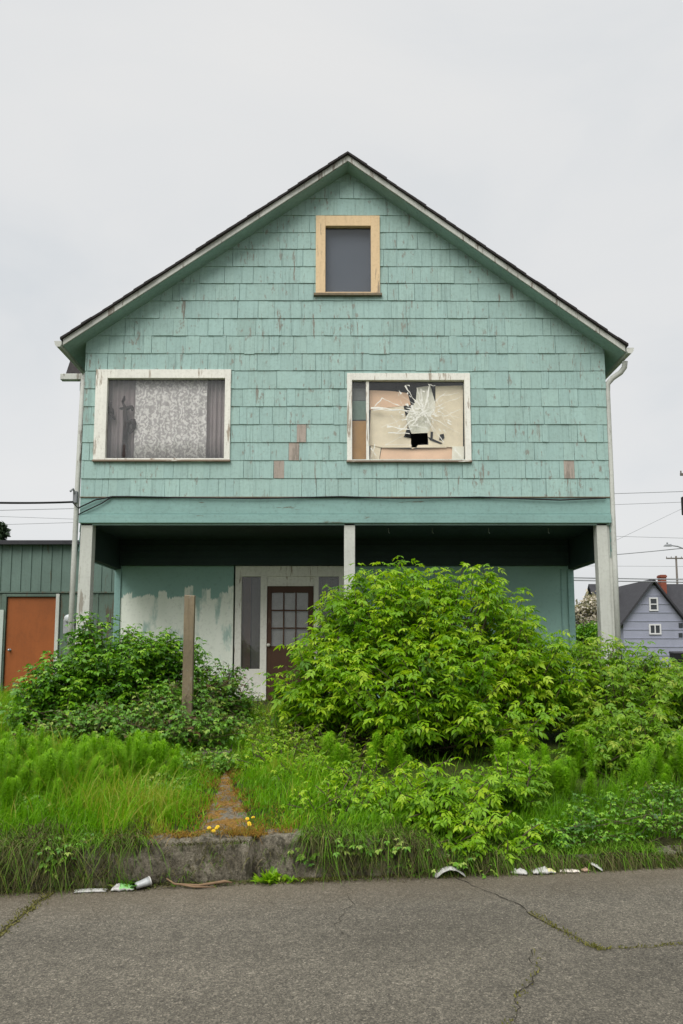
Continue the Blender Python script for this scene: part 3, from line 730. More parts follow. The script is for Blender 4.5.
for a, b, w_ in (((165, 205), (205, 155), 14), ((205, 155), (245, 175), 10), ((245, 175), (310, 205), 13), ((160, 215), (320, 215), 10), ((230, 295), (350, 310), 22), ((235, 325), (340, 330), 12), ((350, 290), (420, 300), 8), ((300, 345), (220, 385), 6), ((220, 385), (350, 385), 4), ((430, 90), (465, 95), 12), ((480, 150), (580, 130), 5), ((480, 190), (560, 260), 5), ((500, 250), (590, 210), 5), ((470, 160), (520, 290), 4),
                 ((150, 400), (180, 440), 16), ((170, 380), (155, 445), 8), ((560, 400), (590, 440), 14), ((250, 240), (290, 300), 5), ((350, 190), (375, 260), 22), ((395, 110), (410, 210), 8), ((425, 120), (430, 200), 9), ((330, 240), (375, 225), 9)):
    fract(a, b, w_, w_*.6, 4, 4)
for _ in range(110):
    a = rc.uniform(0, 6.283); r_ = rc.uniform(20, 190)*rc.uniform(.4, 1); x_, y_ = st[0]+r_*math.cos(a)*1.05, st[1]+r_*math.sin(a)*.75
    if not (155 < x_ < 590 and 85 < y_ < 440) or (330 < x_ < 435 and 318 < y_ < 410): continue
    l_, w_ = rc.uniform(6, 26), rc.uniform(1, 6); a += rc.gauss(0, .5)
    c_, s_2 = math.cos(a), math.sin(a); yy = yg-.003-rc.random()*.004
    tri = [(x_+c_*l_, y_+s_2*l_), (x_-s_2*w_, y_+c_*w_), (x_+s_2*w_*.6-c_*3, y_-c_*w_*.6-s_2*3)]
    mb.prism([Z(p[0], p[1], yy) for p in tri][::-1], yy, yy+.0015)
mb.build('fracture_lines', M['crack'], rw)

# frieze boards above the porch, service cable along them
mb = MB()
mb.box((X0-.01, -.02, 3.675), (X1+.01, .04, 3.925)); mb.box((X0-.012, -.045, 3.53), (X1+.012, .06, 3.655)); mb.box((X0-.012, -.03, 3.657), (X1+.012, .04, 3.673))
mb.build('porch_beam', M['teal'], house, bevel=.005)
mb = MB(); mb.box((X0-.012, -.038, 3.926), (X1+.012, -.004, 3.938)); mb.build('drip_edge', M['stake'], house)
mb = MB(); pts = [P(a, b, -.06) for a, b in ((73, 503), (78, 508), (95, 500), (112, 496.5), (130, 496.5), (180, 497.5), (260, 498.5), (340, 496.5), (400, 498.5), (480, 497), (560, 500), (606, 498))]
mb.tube([(x, -.055, z) for x, z in pts], .011, 6); mb.tube([(pts[1][0], -.05, pts[1][1]-.1), (pts[2][0]+.1, -.052, pts[2][1]-.05), (pts[3][0], -.058, pts[3][1])], .009, 6)
mb.build('service_cable', M['black'], house, smooth=True)
mb = MB(); mb.box((X0-.11, -.06, 3.84), (X0-.05, .0, 4.02)); mb.tube([(X0-.08, -.05, 3.98), (X0-.10, -.09, 4.05), (X0-.13, -.12, 4.0)], .018, 8); mb.build('cable_bracket', M['wire'], house, bevel=.004)
# porch ceiling, side beams, ledger
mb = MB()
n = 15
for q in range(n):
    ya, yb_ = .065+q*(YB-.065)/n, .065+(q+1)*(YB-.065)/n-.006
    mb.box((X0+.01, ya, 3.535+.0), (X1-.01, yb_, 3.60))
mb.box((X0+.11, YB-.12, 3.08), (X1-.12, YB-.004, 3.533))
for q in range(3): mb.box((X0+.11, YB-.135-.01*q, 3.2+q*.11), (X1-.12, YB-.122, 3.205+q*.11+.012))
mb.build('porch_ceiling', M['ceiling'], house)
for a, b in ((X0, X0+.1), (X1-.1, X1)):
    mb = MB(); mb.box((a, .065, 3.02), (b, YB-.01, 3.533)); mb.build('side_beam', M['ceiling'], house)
# small hooks under the ceiling
for hx in (.75, 1.45, 2.35, 3.3):
    mb = MB(); mb.tube([(hx, .5, 3.535), (hx, .5, 3.47), (hx+.02, .5, 3.45)], .006, 6); mb.build('hook', M['metal'], house)
# posts
def post(xa, xb, xc, xd, zb, y0=.0, y1=.16):   # top xa..xb, bottom xc..xd
    mb = MB(); mb.hexa([(xc, y0, zb), (xd, y0, zb), (xd, y1, zb), (xc, y1, zb)], [(xa, y0, 3.528), (xb, y0, 3.528), (xb, y1, 3.528), (xa, y1, 3.528)]); return mb
post(-3.99, -3.81, -4.03, -3.825, .5).build('post', M['post'], house, bevel=.006)
post(.04, .208, .035, .20, .5).build('post', M['post'], house, bevel=.006)
mb = post(3.905, 4.07, 3.93, 4.10, .5); mb.hexa([(4.103, .03, .5), (4.165, .03, .5), (4.165, .15, .5), (4.103, .15, .5)], [(4.074, .03, 3.528), (4.135, .03, 3.528), (4.135, .15, 3.528), (4.074, .15, 3.528)])
mb.build('post', M['post'], house, bevel=.006)
# back wall of the porch, corner boards, porch floor
dx0, dx1 = -1.905, .16                  # door surround
mb = MB(); mb.box((X0+.01, YB, .3), (dx0, YB+.1, 3.5)); mb.box((dx1, YB, .3), (X1-.02, YB+.1, 3.5)); mb.box((dx0, YB, 3.08), (dx1, YB+.1, 3.5))
mb.build('porch_wall', M['backwall'], house)
for a, b, d in ((X0, X0+.11, .03), (X1-.12, X1-.012, .03), (X1-.24, X1-.215, .012)):
    mb = MB(); mb.box((a, YB-d, .5), (b, YB-.002, 3.02)); mb.build('corner_board', M['teal'], house, bevel=.004)
mb = MB(); mb.box((X0-.02, -.05, .3), (X1+.02, YB, .72)); mb.box((-1.9, -.5, .3), (.2, -.052, .6)); mb.build('porch_floor', M['kerb'], house, bevel=.01)
# door surround with sidelights
def B(px, py): return P(px, py, YB-.03)
mb = MB(); yf, yk = YB-.035, YB+.06
zT = B(300, 566)[1]; zH = B(300, 576.5)[1]; zD = B(300, 586)[1]; zB = .73
xs_ = [B(a, 640)[0] for a in (234.5, 241, 260, 266.5, 313.5, 318.5, 339, 349.5)]
mb.box((xs_[0], yf, zB), (xs_[1], yk, zT)); mb.box((xs_[6], yf, zB), (xs_[7], yk, zT)); mb.box((xs_[1], yf+.002, zH), (xs_[6], yk, zT))
mb.box((xs_[2], yf+.004, zB), (xs_[3], yk, zH)); mb.box((xs_[4], yf+.004, zB), (xs_[5], yk, zH))
mb.box((xs_[3], yf+.02, zD), (xs_[4], yk, zH-.001))
zS = B(300, 669)[1]
mb.box((xs_[1], yf+.015, zB), (xs_[2], yk, zS)); mb.box((xs_[5], yf+.015, zB), (xs_[6], yk, zS))
ds = mb.build('door_surround', M['white'], house, bevel=.004)
for a, b in ((1, 2), (5, 6)):
    mb = MB(); mb.box((xs_[a], YB+.01, zS), (xs_[b], YB+.016, zH)); mb.build('sidelight', M['glass'], ds)
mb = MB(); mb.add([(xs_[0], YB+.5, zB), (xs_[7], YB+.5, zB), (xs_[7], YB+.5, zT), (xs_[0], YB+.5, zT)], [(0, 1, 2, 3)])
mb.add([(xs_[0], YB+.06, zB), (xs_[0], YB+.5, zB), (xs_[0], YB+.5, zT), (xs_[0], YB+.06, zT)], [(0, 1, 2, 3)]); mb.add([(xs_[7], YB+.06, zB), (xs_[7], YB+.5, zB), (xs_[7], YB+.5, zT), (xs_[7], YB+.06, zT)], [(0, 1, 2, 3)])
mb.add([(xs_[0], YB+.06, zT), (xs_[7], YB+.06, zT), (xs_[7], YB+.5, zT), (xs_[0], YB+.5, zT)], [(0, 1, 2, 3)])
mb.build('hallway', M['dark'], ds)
mb = MB(); mb.box((xs_[1], YB+.08, zS-.1), ((xs_[1]*.55+xs_[2]*.45), YB+.09, zH)); mb.build('sidelight_curtain', plain('brown_curtain', (.085, .045, .03), .9, .1, 6, .5), ds)
gcm = plain('grey_curtain', (.085, .075, .065), .9, .1, 6, .3)
for a, b in (((xs_[1]*.5+xs_[2]*.5), xs_[2]), (xs_[5], xs_[6])):
    mb = MB(); mb.box((a, YB+.10, zS-.1), (b, YB+.11, zH)); mb.build('sidelight_curtain', gcm, ds)
# the door, nine lights
mb = MB(); dxa, dxb = xs_[3]+.004, xs_[4]-.004; ya, yb_ = YB-.0, YB+.045
gx0, gx1 = B(271.5, 600)[0], B(308, 600)[0]; gz1, gz0 = B(290, 592.5)[1], B(290, 646)[1]
mb.box((dxa, ya, zB+.01), (gx0, yb_, zD)); mb.box((gx1, ya, zB+.01), (dxb, yb_, zD)); mb.box((gx0, ya, gz1), (gx1, yb_, zD)); mb.box((gx0, ya, zB+.01), (gx1, yb_, gz0))
for q in (1, 2):
    xx = gx0+(gx1-gx0)*q/3; mb.box((xx-.012, ya+.004, gz0), (xx+.012, yb_-.01, gz1)); zz = gz0+(gz1-gz0)*q/3; mb.box((gx0, ya+.006, zz-.012), (gx1, yb_-.012, zz+.012))
mb.box((gx0-.0, ya-.012, zB+.15), (gx1, ya-.001, gz0-.35)); mb.box((gx0+.05, ya-.02, zB+.2), (gx1-.05, ya-.013, gz0-.40))
dr = mb.build('door', M['brown'], house, bevel=.004); dr['label'] = 'brown front door with nine panes'
mb = MB(); mb.box((gx0, YB+.018, gz0), (gx1, YB+.024, gz1)); mb.build('pane', M['glass'], dr)
mb = MB(); mb.box((gx0-.02, YB+.06, gz0-.05), (gx1+.02, YB+.07, gz1+.05)); mb.build('door_curtain', plain('pale_door_curtain', (.30, .29, .27), .9, .1, 6, .25), dr)
kx, kz = B(268.5, 645); mb = MB(); mb.lathe([(.0, 0), (.03, 0), (.03, .008), (.012, .012), (.012, .04), (.026, .05), (.03, .065), (.022, .08), (0, .083)], 16, 0, Matrix.Translation((kx, ya, kz)) @ Matrix.Rotation(math.pi/2, 4, 'X'))
mb.build('knob', plain('pale_knob', (.6, .58, .5), .3, .5), dr, smooth=True)

# ------------------------------------------------------------------ shed on the left
YS = 3.5; sh = empty('shed', (-6.5, YS, .7))
tag(sh, 'low green board clad outbuilding with flat roof left of the house', 'shed')
def loc(o, base=(-6.5, YS, .7)): o.location = tuple(-q for q in base); return o
zt, zj = 3.70, P(60, 592, YS)[1]; dl, dr_ = P(5.5, 640, YS)[0], P(54.5, 640, YS)[0]; dtop = P(30, 597, YS)[1]
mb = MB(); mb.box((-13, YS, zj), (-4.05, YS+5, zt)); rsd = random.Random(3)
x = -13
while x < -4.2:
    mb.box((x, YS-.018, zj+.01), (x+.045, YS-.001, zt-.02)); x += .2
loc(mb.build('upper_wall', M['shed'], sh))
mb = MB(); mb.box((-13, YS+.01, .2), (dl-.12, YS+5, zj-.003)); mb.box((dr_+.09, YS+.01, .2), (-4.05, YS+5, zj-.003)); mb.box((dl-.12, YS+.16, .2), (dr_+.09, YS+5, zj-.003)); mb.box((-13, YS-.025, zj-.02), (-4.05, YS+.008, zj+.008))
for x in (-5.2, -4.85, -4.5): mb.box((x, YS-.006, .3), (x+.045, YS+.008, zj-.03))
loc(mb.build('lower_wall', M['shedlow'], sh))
mb = MB(); mb.box((-13.2, YS-.14, zt), (-4.05, YS+5.2, zt+.05)); mb.box((-13.2, YS-.16, zt-.03), (-4.05, YS-.145, zt+.055)); loc(mb.build('roof', M['roofgrey'], sh, bevel=.005))
mb = MB(); mb.box((dl, YS+.02, .70), (dr_, YS+.06, dtop)); 
sd_ = loc(mb.build('door', M['rust'], sh, bevel=.006)); sd_['label'] = 'plain rust orange door'
mb = MB(); mb.lathe([(0, 0), (.028, 0), (.028, .01), (.012, .014), (.012, .04), (.028, .055), (.02, .075), (0, .078)], 12, 0, Matrix.Translation((dl+.09, YS+.02, 1.6)) @ Matrix.Rotation(math.pi/2, 4, 'X')); mb.build('knob', M['metal'], sd_, smooth=True)
mb = MB(); mb.box((dl-.1, YS-.03, .65), (dl-.006, YS+.08, dtop+.06)); mb.box((dl-.006, YS-.028, dtop+.006), (dr_+.006, YS+.08, dtop+.06)); loc(mb.build('door_frame', M['shedlow'], sh, bevel=.004))
mb = MB(); mb.box((dr_+.006, YS-.03, .65), (dr_+.075, YS+.08, dtop+.06)); loc(mb.build('door_jamb', M['post'], sh, bevel=.004))
x_ = P(4.2, 650, YS)[0]; mb = MB(); mb.box((x_-.9, YS-.06, .6), (x_-.02, YS-.032, P(3, 610, YS)[1])); loc(mb.build('pale_panel', plain('pale_panel_paint', (.42, .47, .43), .7), sh, bevel=.004))
# electric meter
mx, mz = P(68.5, 620.5, YS-.1); mt = empty('electric_meter', (mx, YS-.02, mz)); tag(mt, 'round grey electric meter on the wall between rust orange door and downspout', 'electric meter')
mb = MB(); mb.box((-.11, -.06, -.26), (.11, .015, .02)); mb.tube([(0, -.02, -.27), (0, -.02, -1.2)], .02, 8); mb.build('meter_box', M['metal'], mt, bevel=.008)
mb = MB(); mb.lathe([(.085, 0), (.085, .05), (.075, .1), (.05, .115), (0, .118)], 20, 0, Matrix.Translation((0, -.02, .04)) @ Matrix.Rotation(math.pi/2, 4, 'X')); mb.build('meter_glass', plain('meter_face', (.5, .52, .53), .2, .6), mt, smooth=True)

# ------------------------------------------------------------------ wooden stake in front of the porch
sx, _ = P(189, 640, -2.45); zt_ = P(189, 597, -2.45)[1]
mb = MB(); mb.hexa([(-.062, -.04, 0), (.056, -.04, 0), (.056, .045, 0), (-.062, .045, 0)], [(-.06, -.04, zt_-.40), (.06, -.04, zt_-.41), (.06, .045, zt_-.40), (-.06, .045, zt_-.39)])
tag(mb.build('fence_post', M['stake'], None, bevel=.006, loc=(sx, -2.45, .42)), 'lone weathered brown wooden post standing in the bushes before the porch', 'post')

# ------------------------------------------------------------------ vegetation builders
def inst(tv, tf, Rm, pos, scale, tint):         # template verts/faces placed N times
    n = len(pos); V = np.einsum('nij,vj->nvi', Rm, tv)*scale[:, None, None]+pos[:, None, :]
    Fq = (tf[None]+np.arange(n)[:, None, None]*len(tv)).reshape(-1, tf.shape[1])
    return V.reshape(-1, 3), Fq, np.repeat(tint, len(tv))
LEAF_V = np.array([(0, 0, 0), (-.17, .22, .045), (0, .25, 0), (.17, .22, .045), (-.215, .48, .045), (0, .5, -.012), (.215, .48, .045), (-.12, .76, .0), (0, .78, -.05), (.12, .76, .0), (0, 1.04, -.15)], float)
LEAF_F = np.array([(0, 2, 1), (0, 3, 2), (1, 2, 5), (1, 5, 4), (2, 3, 6), (2, 6, 5), (4, 5, 8), (4, 8, 7), (5, 6, 9), (5, 9, 8), (7, 8, 10), (8, 9, 10)])
LEAFW_V = LEAF_V*np.array([1.35, 1, 1]); 
def norm(a): return a/np.maximum(np.linalg.norm(a, axis=-1, keepdims=True), 1e-9)
def frames(y, up):                               # y axis = leaf direction, z close to up
    y = norm(y); x = norm(np.cross(y, up)); z = np.cross(x, y)
    return np.stack([x, y, z], axis=-1)
def shrub(name, lobes, base, shoots, L, nodes, leaf, mat, label, seed, compound=5, tmean=.5, spread=.18, wide=False, fill=.3, group=None, upbias=.75, droop=.25, cat='bush', parts=True, twigr=.006, gaps=0, outer=1.1):
    rg = np.random.RandomState(seed); lob = [(np.array(c, float), np.array(r, float)) for c, r in lobes]
    wts = np.array([r[0]*r[1]+r[0]*r[2]+r[1]*r[2] for c, r in lob]); wts /= wts.sum()
    pos, dirs, ups, size, tint = [], [], [], [], []; stems = MB()
    base = np.array(base, float); ns = 0
    while ns < shoots:
        li = rg.choice(len(lob), p=wts); c, r = lob[li]
        d = norm(rg.normal(size=3))
        if d[2] < -.45: continue
        if d[1] > .55 and rg.rand() < .5: continue
        rad = (rg.uniform(.88, outer) if rg.rand() > fill else rg.uniform(.35, .85))
        tip = c+r*d*rad
        inside = sum(np.sum(((tip-c2)/(r2*.82))**2) < 1 for c2, r2 in lob)
        if inside and rad > .86 and rg.rand() < .8: continue
        if tip[2] < hgt(tip[0], tip[1])+.06: continue
        if gaps and mnoise.noise(Vector(tuple(tip*gaps+seed))) > .23 and rad > .5: continue
        ns += 1
        sdir = norm(norm(d*r)*.8+np.array([0, 0, upbias])+rg.normal(size=3)*.22)
        ln = L*rg.uniform(.6, 1.25); st = tip-sdir*ln; bend = np.array([rg.normal()*.06, rg.normal()*.06, -.10*ln])
        stint = rg.normal(0, spread*.7)
        pts = []
        k0 = rg.rand()*math.pi
        for q in range(nodes+1):
            t = q/nodes; p = st+sdir*ln*t+bend*(t*t*1.2-t*.4); pts.append(p)
            if q == 0 and rg.rand() < .5: continue
            pair = 2
            for s in range(pair):
                az = k0+q*1.57+s*math.pi+rg.normal()*.3
                out = np.array([math.cos(az), math.sin(az), 0]); out = norm(out+sdir*.35*np.array([1, 1, .4])); out[2] -= droop*rg.uniform(.2, 1.6); out = norm(out)
                up = norm(np.array([0, 0, 1.0])+rg.normal(size=3)*.28+out*.3)
                lf = leaf*rg.uniform(.7, 1.2)*(1-.35*t)*(1 if q else .8)
                tn = tmean+stint+rg.normal(0, spread)+.22*(t-.5)
                if compound > 1:
                    rach = lf*1.35
                    o = p+out*lf*.5
                    side = norm(np.cross(out, up))
                    lst = [(1.0, 0, 1.1)]
                    for a in range((compound-1)//2): f = .75-.5*a; lst += [(f, 1, .95), (f, -1, .95)]
                    for f, sg, sc in lst:
                        dd = norm(out*(1 if sg == 0 else .55)+side*sg*.9+np.array([0, 0, -.12-.3*rg.rand()])+rg.normal(size=3)*.1)
                        pp = o+out*rach*(f-.35)*.75+np.array([0, 0, -.12*rach*f*f])
                        pos.append(pp); dirs.append(dd); ups.append(norm(up+rg.normal(size=3)*.15)); size.append(lf*sc*rg.uniform(.85, 1.1)); tint.append(tn+rg.normal(0, .05))
                else:
                    pos.append(p+out*lf*.15); dirs.append(out); ups.append(up); size.append(lf); tint.append(tn)
        stems.tube([tuple(q) for q in pts[::2]] if len(pts) > 4 else [tuple(q) for q in pts], [twigr*(1-.6*i/len(pts[::2])) for i in range(len(pts[::2]))] if len(pts) > 4 else twigr*.7, 4, cap=False)
        if rg.rand() < .3:
            mid = (st+base)/2+rg.normal(size=3)*.12; b0 = base+rg.normal(size=3)*np.array([.18, .15, 0])*min(1, L/.5); q_ = min(1, L/.5)**1.5; stems.tube([tuple(b0), tuple(mid), tuple(st)], [.018*q_, .011*q_, .006*q_], 5, cap=False)
    V, Fq, T = inst(LEAFW_V if wide else LEAF_V, LEAF_F, frames(np.array(dirs), np.array(ups)), np.array(pos), np.array(size), np.clip(np.array(tint), 0, 1))
    root = empty(name, tuple(base)); tag(root, label, cat, group)
    off = np.array(base)
    raw_mesh('foliage', V-off, Fq, T, mat, root, smooth=False)
    stems.v = [(a-base[0], b-base[1], c-base[2]) for a, b, c in stems.v]
    stems.build('branches', M['bark'], root)
    return root

shrub('large_bush', [((.66, -2.3, 1.74), (.95, .85, .93)), ((1.5, -2.2, 1.68), (.9, .85, .95)), ((-.02, -2.7, 1.25), (.74, .6, .62)), ((2.15, -2.4, 1.2), (.75, .75, .72)), ((1.0, -3.0, 1.05), (1.25, .75, .75)), ((-.25, -2.75, 1.15), (.5, .45, .5))],
      (1.0, -2.4, .5), 900, .58, 5, .104, M['leaf_bright'], 'huge bright green leafy bush hiding the right half of the porch', 21, droop=.36, tmean=.58, spread=.27, gaps=1.7, outer=1.16)
shrub('spreading_bush', [((3.15, -2.15, 1.1), (.95, .85, .68)), ((4.1, -2.0, .9), (.95, .8, .62)), ((5.2, -2.0, .85), (.9, .8, .6))],
      (3.6, -2.1, .5), 520, .48, 5, .092, M['leaf_right'], 'yellowish green bush spreading under the right porch post to the picture edge', 22, droop=.3, tmean=.56, gaps=1.8, outer=1.14)
shrub('low_bush', [((.80, -5.25, .46), (.52, .42, .27)), ((.45, -5.2, .42), (.3, .3, .2)), ((.95, -5.58, .30), (.5, .25, .2))], (.8, -5.1, .3), 110, .28, 4, .078, M['leaf_bright'], 'low bright green bush overhanging the kerb below the huge bush', 23, droop=.35, tmean=.6)
shrub('low_bush', [((1.42, -5.0, .52), (.3, .3, .24))], (1.42, -4.95, .33), 34, .28, 4, .07, M['leaf_bright'], 'small bright green sapling clump right of the low kerbside bush', 24, droop=.3, tmean=.55)
shrub('low_bush', [((3.05, -3.6, .74), (.62, .42, .40)), ((2.5, -3.7, .62), (.35, .3, .28))], (3.0, -3.5, .45), 95, .4, 5, .085, M['leaf_right'], 'loose light green bush among the horsetails below the spreading bush', 25, droop=.3, tmean=.55)
shrub('dark_bush', [((-3.0, -1.6, 1.28), (.85, .75, .76)), ((-3.45, -1.9, .95), (.66, .6, .55)), ((-2.35, -1.5, 1.24), (.62, .6, .64))], (-3.0, -1.7, .55), 640, .45, 7, .078, M['leaf_dark'], 'dense dark green bush covering the left porch post', 26, compound=3, wide=True, tmean=.48, spread=.22, upbias=.55, droop=.25, twigr=.005, gaps=2.2, outer=1.2)
shrub('bramble', [((-2.0, -2.2, .84), (.62, .5, .42)), ((-2.6, -2.7, .72), (.6, .45, .34)), ((-1.6, -1.6, 1.0), (.5, .45, .48)), ((-1.2, -2.2, .68), (.35, .35, .24)), ((-1.9, -2.95, .66), (.75, .35, .36)), ((-2.9, -2.9, .66), (.7, .35, .32))], (-2.1, -2.2, .52), 640, .38, 6, .064, M['leaf_bramble'], 'tangled brownish green brambles around the foot of the wooden post', 27, compound=3, wide=True, tmean=.45, spread=.22, upbias=.35, droop=.35, twigr=.005)
shrub('weedy_shrub', [((-.55, -2.6, .70), (.55, .45, .28)), ((-.45, -3.3, .62), (.5, .4, .26)), ((-1.2, -1.3, .8), (.3, .3, .26)), ((-.1, -3.5, .62), (.5, .4, .24))], (-.5, -2.6, .5), 230, .35, 6, .055, M['leaf_right'], 'straggly weeds growing before the door between brambles and huge bush', 28, compound=3, tmean=.7, spread=.16, upbias=.8)
shrub('weedy_shrub', [((-.05, -5.2, .42), (.42, .3, .17)), ((.25, -4.6, .5), (.4, .3, .2))], (0, -5.1, .32), 70, .26, 5, .055, M['leaf_bright'], 'patch of light green weeds at the kerb right of the path', 29, compound=3, tmean=.62, upbias=.9)

shrub('weedy_shrub', [((-.75, -3.6, .56), (.32, .3, .18)), ((-.35, -4.2, .5), (.35, .3, .16))], (-.6, -3.8, .42), 70, .25, 5, .055, M['leaf_bright'], 'light green weeds along the right side of the path, halfway up', 41, compound=3, tmean=.6, upbias=.9)
shrub('weedy_shrub', [((-3.0, -6.12, .27), (.5, .2, .10)), ((-1.95, -6.1, .26), (.28, .18, .10)), ((-3.6, -6.2, .22), (.4, .2, .12))], (-2.6, -6.0, .2), 60, .16, 5, .04, M['leaf_bramble'], 'scattered small weeds hanging over the left end of the kerb', 43, compound=3, wide=True, tmean=.55, spread=.25, upbias=.6, twigr=.003)
shrub('weedy_shrub', [((.1, -5.85, .22), (.45, .16, .11)), ((.75, -5.8, .12), (.4, .14, .1))], (.3, -5.75, .2), 60, .16, 5, .042, M['leaf_bramble'], 'small weeds hanging over the kerb between the gutter weed and the low bush', 44, compound=3, wide=True, tmean=.55, spread=.25, upbias=.5, twigr=.003)
shrub('weedy_shrub', [((-1.6, -4.6, .42), (.35, .5, .14)), ((-2.4, -5.2, .36), (.4, .3, .12)), ((-1.35, -3.7, .5), (.35, .4, .16))], (-1.8, -4.6, .35), 85, .18, 5, .05, M['leaf_bramble'], 'broad leaved weeds scattered through the left lawn beside the path', 45, compound=3, wide=True, tmean=.62, spread=.2, upbias=.8, twigr=.003)
shrub('weedy_shrub', [((1.7, -5.45, .22), (.4, .2, .12)), ((2.1, -5.25, .26), (.45, .26, .15)), ((2.9, -5.1, .27), (.5, .3, .15)), ((2.5, -4.8, .35), (.6, .25, .14)), ((3.7, -5.0, .27), (.5, .3, .15))], (2.6, -5.2, .15), 270, .16, 5, .036, M['leaf_dark'], 'low dark green weeds covering the verge above the right gutter', 42, compound=3, wide=True, tmean=.42, spread=.24, upbias=.6, twigr=.003)
# grass: a mass of single blades
def blades(name, pts, hgts, wid, lean, mat, tint, curl, seed, kind='stuff'):
    rg = np.random.RandomState(seed); n = len(pts); az = rg.rand(n)*2*math.pi
    fx, fy = np.cos(az), np.sin(az)                     # blade face direction
    lx = lean[:, 0]+rg.normal(size=n)*.28; ly = lean[:, 1]+rg.normal(size=n)*.34
    lv = 5; V = np.zeros((n, lv*2, 3))
    for k in range(lv):
        t = k/(lv-1); h = hgts*t; off = hgts*(t**1.8)
        cx = pts[:, 0]+lx*off; cy = pts[:, 1]+ly*off
        cz = pts[:, 2]+h-curl*hgts*(t**3)*np.hypot(lx, ly)
        ww = wid*(1-t**1.6)*.5+.0004
        V[:, 2*k] = np.stack([cx-fy*ww, cy+fx*ww, cz], 1); V[:, 2*k+1] = np.stack([cx+fy*ww, cy-fx*ww, cz], 1)
    fb = np.array([(2*k, 2*k+1, 2*k+3, 2*k+2) for k in range(lv-1)])
    Fq = (fb[None]+np.arange(n)[:, None, None]*lv*2).reshape(-1, 4)
    o = raw_mesh(name, V.reshape(-1, 3), Fq, np.repeat(tint, lv*2), mat); tag(o, kind=kind); return o
def hv(xy): return np.array([hgt(a, b) for a, b in xy])
rg = np.random.RandomState(77)
def lawn():
    P_, Hh, Ww, Tt, Ln = [], [], [], [], []
    def zone(n, x0, x1, s0, s1, h, ytop, t, w=.006, edge=False, bias=1.0):
        x = rg.uniform(x0, x1, n); s = s0+(s1-s0)*rg.rand(n)**bias
        y = np.array([ykerb(a) for a in x])+s
        ok = (y < ytop)
        pw = np.abs(x-(-.80-.16*(y+6))); ok &= (pw > (.03+.30*rg.rand(n))*(1+.5*np.array([mnoise.noise(Vector((0, b*2.1, 4))) for b in y]))*np.clip(1.25-(y+5.6)*.55, .08, 1.25)) | (y > -2.8)
        ok &= ~((y > -4.25+.35*np.sin(x*5)*.5) & (x > .15) & (x < 4.6) & (rg.rand(n) < .93))
        ok &= ~((y > -.1) & (x > -4.1) & (x < 4.2)); ok &= ~((y > 3.3))
        patch = np.array([mnoise.noise(Vector((a*1.6, b*1.6, 9))) for a, b in zip(x, y)])
        ok &= rg.rand(n) < .8+.5*patch
        x, y, patch = x[ok], y[ok], patch[ok]; m = len(x)
        edg = np.clip(1-(y-np.array([ykerb(a) for a in x]))/.55, 0, 1)*(rg.rand(m) < .5); spot = ((x > -1.55) & (x < -.45) & (y-np.array([ykerb(a) for a in x]) < .42+.25*patch)).astype(float)*(rg.rand(m) < .85); near = np.exp(-(np.abs(x-(-.80-.16*(y+6)))/.45)**2)*(y < -3)
        hh = h*rg.uniform(.35, 1.2, m)*(1+.9*patch)*(1+.5*(rg.rand(m) < .08))*(1-.5*near)*(1-.6*spot); P_.append(np.stack([x, y, hv(np.stack([x, y], 1))], 1)); Hh.append(hh)
        Ww.append(np.full(m, w)*rg.uniform(.6, 1.3, m)); Tt.append(np.clip(t+patch*.7+rg.normal(0, .2, m)+near*.15*rg.rand(m)+(rg.rand(m) < .06)*.35+edg*.4+spot*.3*rg.rand(m), 0, 1)); Ln.append(np.stack([rg.normal(0, .25, m)+.15, rg.normal(0, .25, m)-.12], 1))
    zone(40000, -5.2, -.6, .12, 3.0, .2, -2.2, .52, .008)
    zone(2600, -4.6, -1.3, .1, 1.6, .36, -2.2, .72, .005)
    zone(22000, -7.5, -1.8, 2.8, 9.5, .26, 3.3, .62, .008)
    zone(20000, -.9, 1.6, .05, 3.2, .17, -2.6, .48, .0075)
    zone(24000, .9, 5.2, -.03, .9, .12, -2.6, .08)
    zone(20000, 1.2, 5.2, .3, 2.6, .2, -2.6, .12)
    zone(9000, -2.0, .4, 3.0, 5.6, .2, -.2, .5)
    p = np.concatenate(P_); blades('grass', p, np.concatenate(Hh), np.concatenate(Ww), np.concatenate(Ln), M['grass'], np.concatenate(Tt), .5, 3)
lawn()
